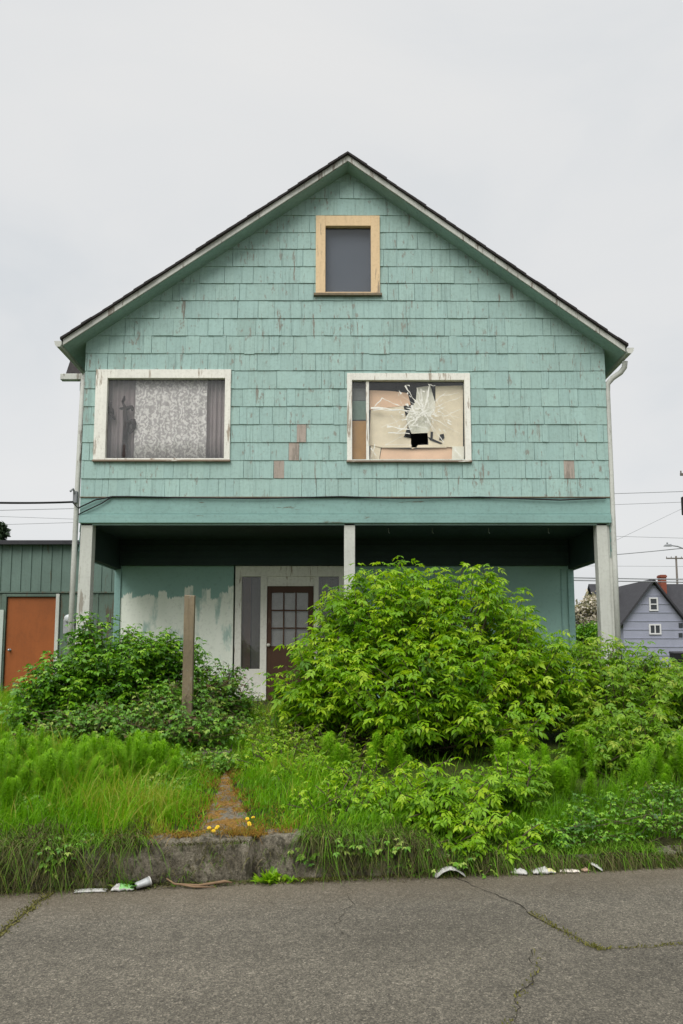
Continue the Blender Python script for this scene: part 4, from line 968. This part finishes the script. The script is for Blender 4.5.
# long dry grass hanging over the kerb
def dry():
    P_, Hh, Ln, Tt = [], [], [], []
    def z(n, x0, x1, s0, s1, h, ln, t):
        x = rg.uniform(x0, x1, n); s = rg.uniform(s0, s1, n); y = np.array([ykerb(a) for a in x])+s
        clump = np.array([mnoise.noise(Vector((a*3.1, 4, 1))) for a in x]); ok = rg.rand(n) < .35+2.0*clump; x, y = x[ok], y[ok]; m = len(x)
        zz = np.where(y-np.array([ykerb(a) for a in x]) < .3, np.array([kh(a) for a in x]), hv(np.stack([x, y], 1)))
        P_.append(np.stack([x, y, zz], 1)); Hh.append(h*rg.uniform(.5, 1.25, m)); Ln.append(np.stack([rg.normal(0, .6, m), -ln*rg.uniform(.3, 1.25, m)], 1)); Tt.append(np.clip(t+rg.normal(0, .22, m), 0, 1))
    z(5200, -4.2, -1.40, .0, .4, .21, .9, .42); z(5500, -4.2, -1.4, .0, .3, .11, .8, .5); z(2200, -1.6, -.2, .0, .22, .04, .8, .3); z(3600, -.25, 1.6, .0, .35, .16, .9, .48); z(5000, -.3, 2.2, -.03, .15, .09, .7, .4); z(3500, 1.2, 5, -.02, .3, .10, .6, .55)
    n = 15000; x = rg.uniform(-4.2, 5, n); zz = np.array([kh(a) for a in x])*rg.uniform(.12, 1.05, n); blk = (x > -1.5) & (x < -.15)   # moss and dead grass clinging to the kerb face
    cl = np.array([mnoise.noise(Vector((a*5, b*9, 8))) for a, b in zip(x, zz)]); ok = rg.rand(n) < np.where(blk, .12, .75)+.9*cl; x, zz, blk = x[ok], zz[ok], blk[ok]; m = len(x)
    yy = np.array([ykerb(a) for a in x])-.02+.05*zz/.25+rg.normal(0, .02, m)
    P_.append(np.stack([x, yy, zz], 1)); Hh.append(np.where(blk, .035, .085)*rg.uniform(.5, 1.3, m)); Ln.append(np.stack([rg.normal(0, .9, m), -rg.uniform(.5, 1.5, m)], 1)); Tt.append(np.clip(np.where(rg.rand(m) < .3, .68, .32)+rg.normal(0, .16, m), 0, 1))
    # green lawn blades arching over the edge
    n = 5200; x = np.concatenate([rg.uniform(-4.2, -1.35, n//2), rg.uniform(-.3, 2.4, n//2)]); y = np.array([ykerb(a) for a in x])+rg.uniform(.02, .3, n)
    P_.append(np.stack([x, y, np.array([kh(a) for a in x])], 1)); Hh.append(.17*rg.uniform(.4, 1.25, n)); Ln.append(np.stack([rg.normal(0, .5, n), -rg.uniform(.2, 1.0, n)], 1)); Tt.append(np.clip(.78+rg.normal(0, .07, n), 0, 1))
    p = np.concatenate(P_); blades('dry_grass', p, np.concatenate(Hh), np.full(len(p), .006), np.concatenate(Ln), M['dry'], np.concatenate(Tt), 1.35, 5)
dry()
# fallen straw, moss fuzz and crumbs at the foot of the kerb
def path_moss():                           # orange brown moss and dead stalks on the trodden path
    n = 6500; y = rg.uniform(-5.85, -3.6, n); x = np.array([path_x(a) for a in y])+rg.normal(0, .17, n)*(1+1.1*(y < -5.2))-.18*np.abs(rg.normal(size=n))*(y < -5.3); nn = np.array([mnoise.noise(Vector((a*4, b*4, 2))) for a, b in zip(x, y)])
    ok = nn > -.12; x, y = x[ok], y[ok]; m = len(x)
    blades('path_moss', np.stack([x, y, np.maximum(hv(np.stack([x, y], 1))+.015, np.where(y < -5.5, np.array([kh(a) for a in x])+.01, 0))], 1), rg.uniform(.012, .05, m), np.full(m, .006), rg.normal(0, 1.0, (m, 2)), M['orangemoss'], np.clip(rg.normal(.5, .25, m), 0, 1), .4, 12)
def straw():                               # straw coloured dead grass along the trodden lawn edge above the kerb stone
    n = 3000; x = rg.uniform(-1.65, -.35, n); y = np.array([ykerb(a) for a in x])+.15+np.abs(rg.normal(0, .15, n)); nn = np.array([mnoise.noise(Vector((a*5, b*5, 6))) for a, b in zip(x, y)]); ok = nn > -.15; x, y = x[ok], y[ok]; m = len(x)
    blades('straw', np.stack([x, y, np.maximum(hv(np.stack([x, y], 1)), np.where(y-np.array([ykerb(a) for a in x]) < .4, np.array([kh(a) for a in x])+.015, 0))], 1), rg.uniform(.02, .08, m), np.full(m, .006), rg.normal(0, .9, (m, 2)), M['orangemoss'], np.clip(rg.normal(.62, .22, m), 0, 1), .6, 14)
M['orangemoss'] = foliage('orange_moss', [(0, (.10, .05, .02)), (.4, (.22, .12, .025)), (.7, (.30, .17, .03)), (1, (.17, .2, .03))], .2, .8, .1)
path_moss(); straw()
def gutter_debris():
    n = 5200; x = rg.uniform(-4, 4.5, n); y = np.array([ykerb(a) for a in x])-np.abs(rg.normal(0, .05, n))-.0
    pts = np.stack([x, y, np.full(n, .004)], 1)
    blades('leaf_litter', pts, rg.uniform(.008, .03, n), rg.uniform(.004, .012, n), rg.normal(0, 1.6, (n, 2)), M['dry'], np.clip(rg.normal(.35, .22, n), 0, 1), .3, 8)
    xs, ys = [], []
    for key, k, wd in (('left', 420, .03), ('diag', 260, .016), ('side', 120, .010), ('down', 70, .012)):
        q = [G(*p) for p in CR[key]]
        if key == 'diag': q = q[3:]
        for _ in range(k):
            s = rg.randint(len(q)-1); t = rg.rand(); xs.append(q[s][0]+(q[s+1][0]-q[s][0])*t+rg.normal()*wd); ys.append(q[s][1]+(q[s+1][1]-q[s][1])*t+rg.normal()*wd)
    for _ in range(900):
        a = rg.uniform(-.42, .02); xs.append(a); ys.append(ykerb(a)-abs(rg.normal())*.035-.01)
    for _ in range(160):
        a = rg.uniform(.62, .9); xs.append(a); ys.append(ykerb(a)-abs(rg.normal())*.06-.01)
    n = len(xs); blades('moss', np.stack([np.array(xs), np.array(ys), np.full(n, .004)], 1), rg.uniform(.006, .022, n), np.full(n, .007), rg.normal(0, .5, (n, 2)), M['moss'], np.clip(rg.normal(.55, .25, n), 0, 1), .4, 9)
gutter_debris()
# horsetails
def horsetail_mesh(seed, h):
    rg = np.random.RandomState(seed); V, Fc, T = [], [], []
    nw = 30
    for k in range(nw):
        t = k/(nw-1); z = h*(.15+.83*t); L = .066*(.5+.5*min(1, t*3.5))*(1 if t < .8 else math.sqrt(max(.02, 1-((t-.8)/.2)**2*.9))); nb = 14
        for b in range(nb):
            a = 2*math.pi*(b/nb)+k*.7+rg.normal()*.15; c, s = math.cos(a), math.sin(a); l = L*rg.uniform(.7, 1.15); rise = .012+.022*rg.rand()
            o = len(V); w_ = .0021
            V += [(-s*w_, c*w_, z), (s*w_, -c*w_, z), (c*l*.6+s*w_, s*l*.6-c*w_, z+rise), (c*l*.6-s*w_, s*l*.6+c*w_, z+rise), (c*l+s*.0008, s*l-c*.0008, z+rise*.7), (c*l-s*.0008, s*l+c*.0008, z+rise*.7)]
            Fc += [(o, o+1, o+2, o+3), (o+3, o+2, o+4, o+5)]
            tn = np.clip(.45+.2*t+rg.normal()*.2, 0, 1); T += [tn]*6
    o = len(V)
    for z in (0, h):
        for b in range(4): V.append((.004*math.cos(b*1.571), .004*math.sin(b*1.571), z)); T.append(.4)
    Fc += [(o+b, o+(b+1) % 4, o+4+(b+1) % 4, o+4+b) for b in range(4)]
    return np.array(V), np.array(Fc), np.array(T)
protos = []
for sd2, h in ((1, .36), (2, .44), (3, .30)):
    protos.append(horsetail_mesh(sd2, h))
hs_src = {}
def horsetails(n, x0, x1, s0, s1, label, group, seed, clumps):
    r2 = random.Random(seed); cs = [(r2.uniform(x0, x1), r2.uniform(s0, s1)) for _ in range(clumps)]
    for q in range(n):
        cx_, cs_ = r2.choice(cs); x = min(x1, max(x0, cx_+r2.gauss(0, .2))); s = min(s1, max(s0, cs_+r2.gauss(0, .2))); y = ykerb(x)+s
        k = r2.randrange(3)
        if k not in hs_src:
            V, Fq, T = protos[k]; o = raw_mesh('horsetail', V, Fq, T, M['horsetail']); hs_src[k] = o
        else:
            o = hs_src[k].copy(); COL.objects.link(o)
        o.location = (x, y, hgt(x, y)-.01); o.rotation_euler = (r2.gauss(0, .12), r2.gauss(0, .12), r2.random()*6.28)
        sc = r2.uniform(.7, 1.15); o.scale = (sc*1.1, sc*1.1, sc)
        tag(o, label, 'horsetail', group)
horsetails(150, -4.3, -1.5, .75, 2.5, 'feathery bright green horsetail standing in the lawn left of the path', 'horsetails in the left lawn', 6, 26)
horsetails(80, 1.5, 4.4, .95, 1.8, 'feathery green horsetail in the shade below the bushes right of the sapling clump', 'horsetails below the right bushes', 7, 14)
horsetails(14, -.1, .7, 1.4, 2.4, 'feathery green horsetail below the left side of the huge bush', 'horsetails below the huge bush', 9, 5)

# dandelions
def gut(px, d=.09):                        # a spot in the gutter, d in front of the kerb face
    x = 0.
    for _ in range(8): x = (px-CX)/F*(ykerb(x)-d+D)*.9985
    return x, ykerb(x)-d
def dandelion(x, y, label, group, seed, z=None):
    r2 = random.Random(seed); z = max(hgt(x, y), kh(x)+.02) if z is None else z; t = empty('dandelion', (x, y, z)); tag(t, label, 'dandelion', group); hh = r2.uniform(.07, .13)
    mb = MB(); mb.tube([(0, 0, 0), (.005, .002, hh*.5), (.0, .006, hh)], .0025, 5); mb.build('stem', M['grassgreen'], t)
    mb = MB()
    for ring, (r_, zz, n) in enumerate(((.022, .0, 16), (.016, .006, 12), (.009, .010, 8))):
        for k in range(n):
            a = 2*math.pi*k/n+ring*.3; c, s = math.cos(a), math.sin(a); w_ = .0035
            mb.add([(c*.003, .006+s*.003, hh+zz), (c*r_*.8-s*w_, .006+s*r_*.8+c*w_, hh+zz+.004), (c*r_, .006+s*r_, hh+zz+.003), (c*r_*.8+s*w_, .006+s*r_*.8-c*w_, hh+zz+.004)], [(0, 1, 2, 3)])
    mb.build('flower', M['yellow'], t); t.rotation_euler = (r2.uniform(.1, .6), r2.uniform(-.2, .2), 0); t.scale = (.72, .72, .72)
M['grassgreen'] = plain('flower_stem_green', (.1, .2, .02), .6)
for k, (px, py) in enumerate(((214, 838), (217, 841), (224, 839.5), (221, 843))):
    x, y = gut(px, -.12-.02*k); dandelion(x, y, 'yellow dandelion in the little cluster in front of the path above the kerb', 'dandelions in front of the path', k)
for k, (px, py) in enumerate(((251, 822), (252, 828), (258, 834), (249, 832))):
    x, y = gut(px, -.22-.06*k); dandelion(x, y, 'yellow dandelion in the loose cluster at the right edge of the path', 'dandelions right of the path', 20+k)

# leafy weed growing out of the gutter
def rosette(name, x, y, n, L, label, seed, mat, z=.0):
    r2 = np.random.RandomState(seed); dirs, ups, pos, size, tn = [], [], [], [], []
    for k in range(n):
        a = r2.rand()*6.283; el = r2.uniform(.25, 1.3); d = np.array([math.cos(a)*math.cos(el), math.sin(a)*math.cos(el), math.sin(el)])
        st = np.array([r2.normal()*.035, r2.normal()*.02, 0]); nn = 3
        for q in range(nn):
            p = st+d*L*.5*q/nn; dd = norm(d+r2.normal(size=3)*.5); pos.append(p); dirs.append(dd); ups.append(norm(np.array([0, 0, 1.])-.5*dd+r2.normal(size=3)*.2)); size.append(L*r2.uniform(.4, .7)); tn.append(np.clip(r2.normal(.6, .18), 0, 1))
    V, Fq, T = inst(LEAF_V, LEAF_F, frames(np.array(dirs), np.array(ups)), np.array(pos), np.array(size), np.array(tn))
    o = raw_mesh(name, V, Fq, T, mat); o.location = (x, y, z); tag(o, label, 'weed'); return o
x, y = gut(272, .05); rosette('weed', x, y, 34, .12, 'bright green leafy weed sprouting from the gutter at the kerb crack', 3, M['leaf_bright'])
x, y = gut(290, .06); rosette('weed', x, y, 16, .07, 'small green weed beside the larger one in the gutter', 4, M['leaf_bright'])
x, y = gut(133, .04); rosette('weed', x, y, 14, .13, 'thin weed rising from the kerb foot behind the green wrapper', 5, M['leaf_bramble'])

# ------------------------------------------------------------------ litter in the gutter
def crumple(name, x, y, sx, sy, sz, mats, label, cat, seed, rz=0, bend=0, split=None, z=.004):
    n, m = 14, 10; mb = MB(); so = seed*7.3; sz *= .72; sx *= .9; sy *= .9
    for side in (0, 1):
        for j in range(m+1):
            for i in range(n+1):
                u, v = i/n*2-1, j/m*2-1
                ed = (1-u*u*.85)*(1-v*v*.7)
                zz = sz*(.25+.75*ed*(.5+.9*abs(mnoise.noise(Vector((u*1.7+so, v*1.7, so))))))+sz*.25*mnoise.noise(Vector((u*5+so, v*5, 1)))
                if bend: zz += bend*(1-u*u)
                rx = 1+.14*mnoise.noise(Vector((v*2, so, 3))); ry = 1+.3*mnoise.noise(Vector((u*2, so, 5)))
                mb.v.append((u*sx/2*rx, v*sy/2*ry, max(.0, zz) if side == 0 else max(0, zz-.006-(0 if bend else sz*.6*ed))))
    w_ = n+1; o2 = w_*(m+1)
    for j in range(m):
        for i in range(n):
            a = j*w_+i; mt = 1 if split is not None and i/n > split else 0
            mb.f.append((a, a+1, a+w_+1, a+w_)); mb.m.append(mt); mb.c.append(None)
            mb.f.append((o2+a, o2+a+w_, o2+a+w_+1, o2+a+1)); mb.m.append(mt); mb.c.append(None)
    for i in range(n):
        mb.f.append((i+1, i, o2+i, o2+i+1)); mb.m.append(0); mb.c.append(None); b = m*w_+i; mb.f.append((b, b+1, o2+b+1, o2+b)); mb.m.append(0); mb.c.append(None)
    for j in range(m):
        a = j*w_; mb.f.append((a, a+w_, o2+a+w_, o2+a)); mb.m.append(0); mb.c.append(None); a += n; mb.f.append((a+w_, a, o2+a, o2+a+w_)); mb.m.append(0); mb.c.append(None)
    o = mb.build(name, mats, None, smooth=True, loc=(x, y, z)); o.rotation_euler.z = rz; tag(o, label, cat); return o
wp, gp = M['whiteplastic'], M['greenplastic']
x, y = gut(100); crumple('paper_scrap', x, y, .23, .06, .025, [wp], 'long flattened white paper scrap in the gutter left of the green wrapper', 'litter', 1, .1)
x, y = gut(131); crumple('wrapper', x, y, .16, .08, .06, [wp, gp], 'crumpled green and white wrapper in the gutter', 'wrapper', 2, .15, split=.3)
x, y = gut(149); t = empty('plastic_cup', (x, y, .045)); t.scale = (.85, .85, .85); t.location.z = .038; tag(t, 'squashed translucent plastic cup lying beside the green wrapper', 'cup')
mb = MB(); Mx = Matrix.Rotation(math.radians(118), 4, 'Z') @ Matrix.Rotation(math.radians(78), 4, 'X') @ Matrix.Diagonal((1, .75, 1, 1)) @ Matrix.Translation((0, 0, -.05))
mb.lathe([(0, 0), (.03, 0), (.034, .02), (.036, .05), (.041, .08), (.045, .11), (.042, .11), (.037, .08), (.03, .01)], 20, 0, Mx); mb.build('cup_body', plain('cloudy_plastic', (.34, .355, .35), .3, .6, 30, .25), t, smooth=True)
mb = MB(); mb.lathe([(.043, .108), (.048, .11), (.048, .118), (.043, .12)], 20, 0, Mx); mb.build('rim', wp, t, smooth=True)
x0_, y0_ = gut(172); x1_, y1_ = gut(236); mb = MB()
mb.tube([(x0_, y0_+.02, .06), (x0_+.06, y0_, .03), ((x0_+x1_)/2, y0_, .02), (x1_-.05, y1_, .03), (x1_, y1_, .022)], [.004, .007, .009, .010, .005], 7); mb.tube([(x0_+.1, y0_, .025), (x0_+.2, y0_-.015, .015), (x0_+.34, y0_-.01, .012)], [.005, .007, .003], 6)
tag(mb.build('dry_branch', M['tan'], None, smooth=True), 'dry tan stalk lying along the gutter right of the plastic cup', 'stick')
x, y = gut(446); crumple('plastic_bag', x, y, .24, .10, .03, [wp], 'white arched plastic bag in the gutter at the top of the road crack', 'bag', 4, .1, bend=.05)
x, y = gut(513); crumple('paper_scrap', x, y, .13, .07, .055, [wp], 'small crumpled white paper left of the yellow tinted one', 'litter', 5, -.3)
x, y = gut(536); crumple('paper_scrap', x, y, .19, .09, .065, [wp, plain('yellowed_paper', (.55, .52, .25), .7)], 'crumpled white paper with a yellow end in the gutter', 'litter', 6, .1, split=.6)
x, y = gut(561); crumple('paper_tray', x, y, .17, .06, .03, [plain('offwhite_card', (.6, .54, .47), .7)], 'flat off white card tray in the gutter right of the yellow tinted paper', 'litter', 7, 0)
x, y = gut(577); crumple('card_scrap', x, y, .06, .05, .035, [plain('tan_card', (.36, .24, .17), .8)], 'small tan card scrap between the flat tray and the tilted card', 'litter', 8, .4)
x, y = gut(588); o = crumple('card_piece', x, y, .10, .06, .02, [wp], 'white card tilted up at the right end of the gutter litter', 'litter', 9, -.3); o.rotation_euler = (0, .5, -.3); o.location.z = .03

# ------------------------------------------------------------------ background right: blue house, tree, poles, wires
YH = 58.0
def FH(px, py, y=YH): return P(px, py, y)
bh = empty('blue_house', (FH(650, 650)[0], YH, 0)); tag(bh, 'distant blue grey gabled house with dark roof and red brick chimney', 'house')
bo = (FH(650, 650)[0], YH, 0)
def bl(o): o.location = tuple(-q for q in bo); return o
gl, gr_ = FH(623, 620)[0], FH(683, 620)[0]; gp_ = FH(652, 580); ze = FH(650, 618)[1]
mb = MB(); mb.prism([(gl, -.2), (gr_, -.2), (gr_, ze), (gp_[0], gp_[1]-.25), (gl, ze)], YH, YH+9)
zq = .3
while zq < gp_[1]-.6:
    hw = 1.0 if zq < ze else max(0, (gp_[1]-.25-zq)/(gp_[1]-.25-ze)); l_ = gp_[0]-(gp_[0]-gl)*hw; r_ = gp_[0]+(gr_-gp_[0])*hw
    mb.box((l_, YH-.05, zq), (r_, YH-.005, zq+.07)); zq += .78
mb.box((FH(604, 640)[0], YH+3, -.2), (gl, YH+9, FH(620, 622, YH+3)[1])); mb.box((gr_, YH+3, -.2), (gr_+6, YH+9, ze))
bl(mb.build('wall', M['blue'], bh))
mb = MB()
def rslab(xa, za, xb, zb, y0, y1, t=.28): mb.hexa([(xa, y0, za-t), (xb, y0, zb-t), (xb, y1, zb-t), (xa, y1, za-t)], [(xa, y0, za), (xb, y0, zb), (xb, y1, zb), (xa, y1, za)])
sl_ = (gp_[1]-ze)/(gp_[0]-gl)
rslab(gl-.45, ze-.45*sl_, gp_[0], gp_[1]+.1, YH-.5, YH+9); rslab(gp_[0], gp_[1]+.1, gr_+.45, ze-.45*sl_, YH-.5, YH+9)
zr = FH(640, 584, YH+6)[1]; za_ = FH(604, 622, YH+2.6)[1]
for xa, xb in ((FH(600, 620, YH+3)[0], gl+1.5), (gr_-1.5, gr_+7)):
    mb.hexa([(xa, YH+2.6, za_-.2), (xb, YH+2.6, za_-.2), (xb, YH+6, zr-.2), (xa, YH+6, zr-.2)], [(xa, YH+2.6, za_), (xb, YH+2.6, za_), (xb, YH+6, zr), (xa, YH+6, zr)])
    mb.hexa([(xa, YH+6, zr-.2), (xb, YH+6, zr-.2), (xb, YH+9.5, za_-.2), (xa, YH+9.5, za_-.2)], [(xa, YH+6, zr), (xb, YH+6, zr), (xb, YH+9.5, za_), (xa, YH+9.5, za_)])
rfo = bl(mb.build('roof', M['roofgrey'], bh))
cx0, cz1 = FH(659.5, 575, YH+4.5); cx1, cz0 = FH(666, 600, YH+4.5)
mb = MB(); mb.box((cx0, YH+4.2, cz0), (cx1, YH+5.0, cz1)); mb.box((cx0-.06, YH+4.14, cz1-.25), (cx1+.06, YH+5.06, cz1-.08)); mb.build('chimney', M['brick'], rfo)
bw = plain('white_window_paint', (.6, .6, .6), .6)
def fwin(l, t, r, b, bars):
    x0, z1 = FH(l, t); x1, z0 = FH(r, b); mb = MB(); frame(mb, (x0, z0, x1, z1), (x0+.13, z0+.13, x1-.13, z1-.13), YH-.12, YH-.002)
    for kind, f in bars:
        if kind == 'v': xx = x0+(x1-x0)*f; mb.box((xx-.05, YH-.11, z0+.1), (xx+.05, YH-.002, z1-.1))
        else: zz = z0+(z1-z0)*f; mb.box((x0+.1, YH-.108, zz-.05), (x1-.1, YH-.002, zz+.05))
    o = bl(mb.build('window', bw, bh)); mb = MB(); mb.box((x0+.1, YH-.06, z0+.1), (x1-.1, YH-.004, z1-.1)); mb.build('pane', plain('dark_pane', (.03, .035, .04), .15, .5), o)
fwin(648.5, 597.5, 658, 611, [('h', .5)]); fwin(648.5, 624, 661, 634.5, [('v', .5)]); 
for py in (623, 633):
    x0, z1 = FH(678.5, py); x1, z0 = FH(682.5, py+4.5); mb = MB(); mb.box((x0, YH-.07, z0), (x1, YH-.002, z1)); bl(mb.build('window', plain('dark_small_pane', (.03, .035, .04), .2, .5), bh))
x0, z1 = FH(617, 624, YH+3); x1, z0 = FH(622.5, 637, YH+3); mb = MB(); mb.box((x0, YH+2.9, z0), (x1, YH+2.998, z1)); bl(mb.build('window', plain('blue_pane', (.10, .15, .22), .2, .5), bh))
# bin by the house
bx, bz = FH(679, 668, YH-3); bn = empty('rubbish_bin', (bx, YH-3, 0)); tag(bn, 'dark wheeled rubbish bin at the foot of the blue grey house', 'bin')
mb = MB(); mb.hexa([(-.5, -.4, .15), (.5, -.4, .15), (.5, .4, .15), (-.5, .4, .15)], [(-.6, -.5, 1.3), (.6, -.5, 1.3), (.6, .5, 1.3), (-.6, .5, 1.3)]); mb.build('bin_body', M['black'], bn, bevel=.05)
mb = MB(); mb.hexa([(-.64, -.55, 1.302), (.64, -.55, 1.302), (.64, .55, 1.302), (-.64, .55, 1.302)], [(-.6, -.5, 1.4), (.6, -.5, 1.4), (.6, .5, 1.5), (-.6, .5, 1.5)]); mb.build('lid', M['roofgrey'], bn, bevel=.03)
for sx_ in (-.45, .45):
    mb = MB(); mb.tube([(sx_-.04, .35, .15), (sx_+.04, .35, .15)], .15, 14); mb.build('wheel', M['black'], bn)
# trees
def crown_tree(name, px, pytop, pybot, wpx, Y, mat, label, n, leaf, seed, cat='tree', conifer=False):
    x, zt = P(px, pytop, Y); _, zb = P(px, pybot, Y); rad = wpx/2*(Y+D)/F; r2 = np.random.RandomState(seed)
    root = empty(name, (x, Y, 0)); tag(root, label, cat); mb = MB()
    mb.tube([(0, 0, -.1), (.05, 0, zb*.5), (.0, .05, zb+.4*(zt-zb)), (0, 0, zt-.1 if conifer else zb+.75*(zt-zb))], [.03*zt, .022*zt, .012*zt, .003*zt], 8)
    for k in range(9):
        a = k*2.4; zz = zb+(zt-zb)*r2.uniform(.05, .6); mb.tube([(0, 0, zz-.3), (math.cos(a)*rad*.4, math.sin(a)*rad*.4, zz+.2), (math.cos(a)*rad*.8, math.sin(a)*rad*.8, zz+.5)], [.008*zt, .005*zt, .002*zt], 5)
    mb.build('trunk', M['bark'], root)
    cl_ = []
    for k in range(30):
        t = r2.rand(); rr_ = rad*((1-t)*.95+.03) if conifer else rad*math.sqrt(max(.05, 1-(2*t-1)**2))*.8
        a = r2.rand()*6.283; q = math.sqrt(r2.rand()); cl_.append((math.cos(a)*rr_*q, math.sin(a)*rr_*q, zb+(zt-zb)*t*.95))
    cl_ = np.array(cl_); ci = r2.randint(len(cl_), size=n); pos = cl_[ci]+r2.normal(size=(n, 3))*rad*(.09 if conifer else .17)
    dirs = norm(r2.normal(size=(n, 3))); ups = norm(r2.normal(size=(n, 3))*.5+np.array([0, 0, 1.]))
    V, Fq, T = inst(LEAFW_V, LEAF_F, frames(dirs, ups), pos, leaf*r2.uniform(.6, 1.3, n), np.clip(r2.normal(.5, .25, n), 0, 1)); raw_mesh('crown', V, Fq, T, mat, root)
crown_tree('flowering_tree', 590, 597, 640, 40, 42, M['blossom'], 'pale blossoming tree between the right porch corner and the blue grey house', 5200, .26, 31)
crown_tree('small_tree', 585, 622, 650, 34, 16, M['leaf_dark'], 'dark green shrubby tree below the blossoming tree behind the porch corner', 3000, .12, 32)
crown_tree('conifer', 1, 522, 600, 36, 40, M['conifer'], 'dark conifer top rising behind the flat roofed outbuilding', 5000, .3, 33, conifer=True)
# utility poles
def pole(px, pytop, Y, label, arm, can=False, lamp=False):
    x, zt = P(px, pytop, Y); root = empty('utility_pole', (x, Y, 0)); tag(root, label, 'utility pole')
    mb = MB(); mb.tube([(0, 0, -.2), (0, 0, zt)], [.2, .13], 10); mb.build('pole', M['poleWood'], root, smooth=True)
    mb = MB(); mb.box((-arm/2, -.15, zt-.45), (arm/2, -.02, zt-.27))
    for q in (-.48, -.25, .25, .48): mb.tube([(arm*q, -.08, zt-.27), (arm*q, -.08, zt-.08)], .05, 6)
    mb.build('crossarm', M['poleWood'], root)
    return root, x, zt
pole(676, 556, 100, 'far wooden utility pole with crossarm rising above the blue house roof', 3.0)
rt, x, zt = pole(697, 470, 44, 'nearer utility pole at the right picture edge carrying transformer and street light', 2.6)
tx, tz1 = P(681.2, 497, 44); _, tz0 = P(681, 515, 44)
mb = MB(); mb.lathe([(0, 0), (.25, 0), (.27, .05), (.27, tz1-tz0-.05), (.2, tz1-tz0), (0, tz1-tz0+.02)], 16, 0, Matrix.Translation((tx-x+.22, -.1, tz0))); mb.box((tx-x+.22, -.1, tz0+.3), (-.1, .0, tz0+.42)); mb.build('transformer', M['black'], rt, smooth=False)
lx, lz = P(664, 546, 44); mb = MB(); mb.tube([(-.1, 0, lz-1.0), (-.6, -.1, lz-.5), (lx-x+.9, -.2, lz-.05), (lx-x+.3, -.2, lz+.03)], .045, 8); mb.build('lamp_arm', M['wire'], rt, smooth=True)
mb = MB(); mb.hexa([(lx-x-.12, -.32, lz-.05), (lx-x+.5, -.3, lz-.06), (lx-x+.5, -.1, lz-.06), (lx-x-.12, -.08, lz-.05)], [(lx-x, -.27, lz+.08), (lx-x+.45, -.26, lz+.12), (lx-x+.45, -.14, lz+.12), (lx-x, -.13, lz+.08)]); mb.box((lx-x+.1, -.24, lz+.12), (lx-x+.22, -.16, lz+.24)); mb.build('lamp_head', M['wire'], rt, bevel=.03)
# overhead wires
def wire(p0, p1, sag, r, label, group=None, name='overhead_wire', mat='wire'):
    p0, p1 = Vector(p0), Vector(p1); mb = MB(); n = 24
    mb.tube([tuple(p0.lerp(p1, q/n)-Vector((0, 0, sag*4*(q/n)*(1-q/n)))) for q in range(n+1)], r, 5)
    tag(mb.build(name, M[mat], None, smooth=True), label, 'wire', group)
a = P(73, 502, -.1); b = P(-160, 494, -3); wire((a[0], -.1, a[1]), (b[0], -3, b[1]), .05, .016, 'thick dark service cable running left from the house corner to beyond the picture', mat='black')
YW = 44
def wpx(pl, pr, r, label, sag=.0, Y=YW, group=None):
    (xa, za), (xb, zb) = P(*pl, Y), P(*pr, Y); wire((xa, Y, za), (xb, Y, zb), sag, r, label, group)
wpx((-120, 513), (790, 488), .022, 'highest thin grey wire crossing the sky behind the house', .1)
wpx((-120, 528), (790, 498), .016, 'second highest thin grey wire crossing behind the house', .1)
wpx((-120, 512), (790, 541), .014, 'thin pale wire crossing behind the house at street lamp height', .1)
wpx((540, 560), (760, 539), .03, 'darker wire sloping up from the right porch post towards the street lamp', .15)
wpx((-120, 560), (790, 567), .012, 'faint wire just above the blue grey house ridge, crossing behind the porch', .05)
wpx((-120, 580), (790, 578), .013, 'lowest faint wire touching the blue grey house ridge', .05)
wpx((540, 577), (700, 580), .03, 'dark paired wire seen through the right porch opening, upper one', .0, 30)
wpx((540, 579.8), (700, 582.5), .03, 'dark paired wire seen through the right porch opening, lower one', .0, 30)
wpx((600, 548), (700, 500), .012, 'thin guy wire slanting down leftwards from the transformer', .0)
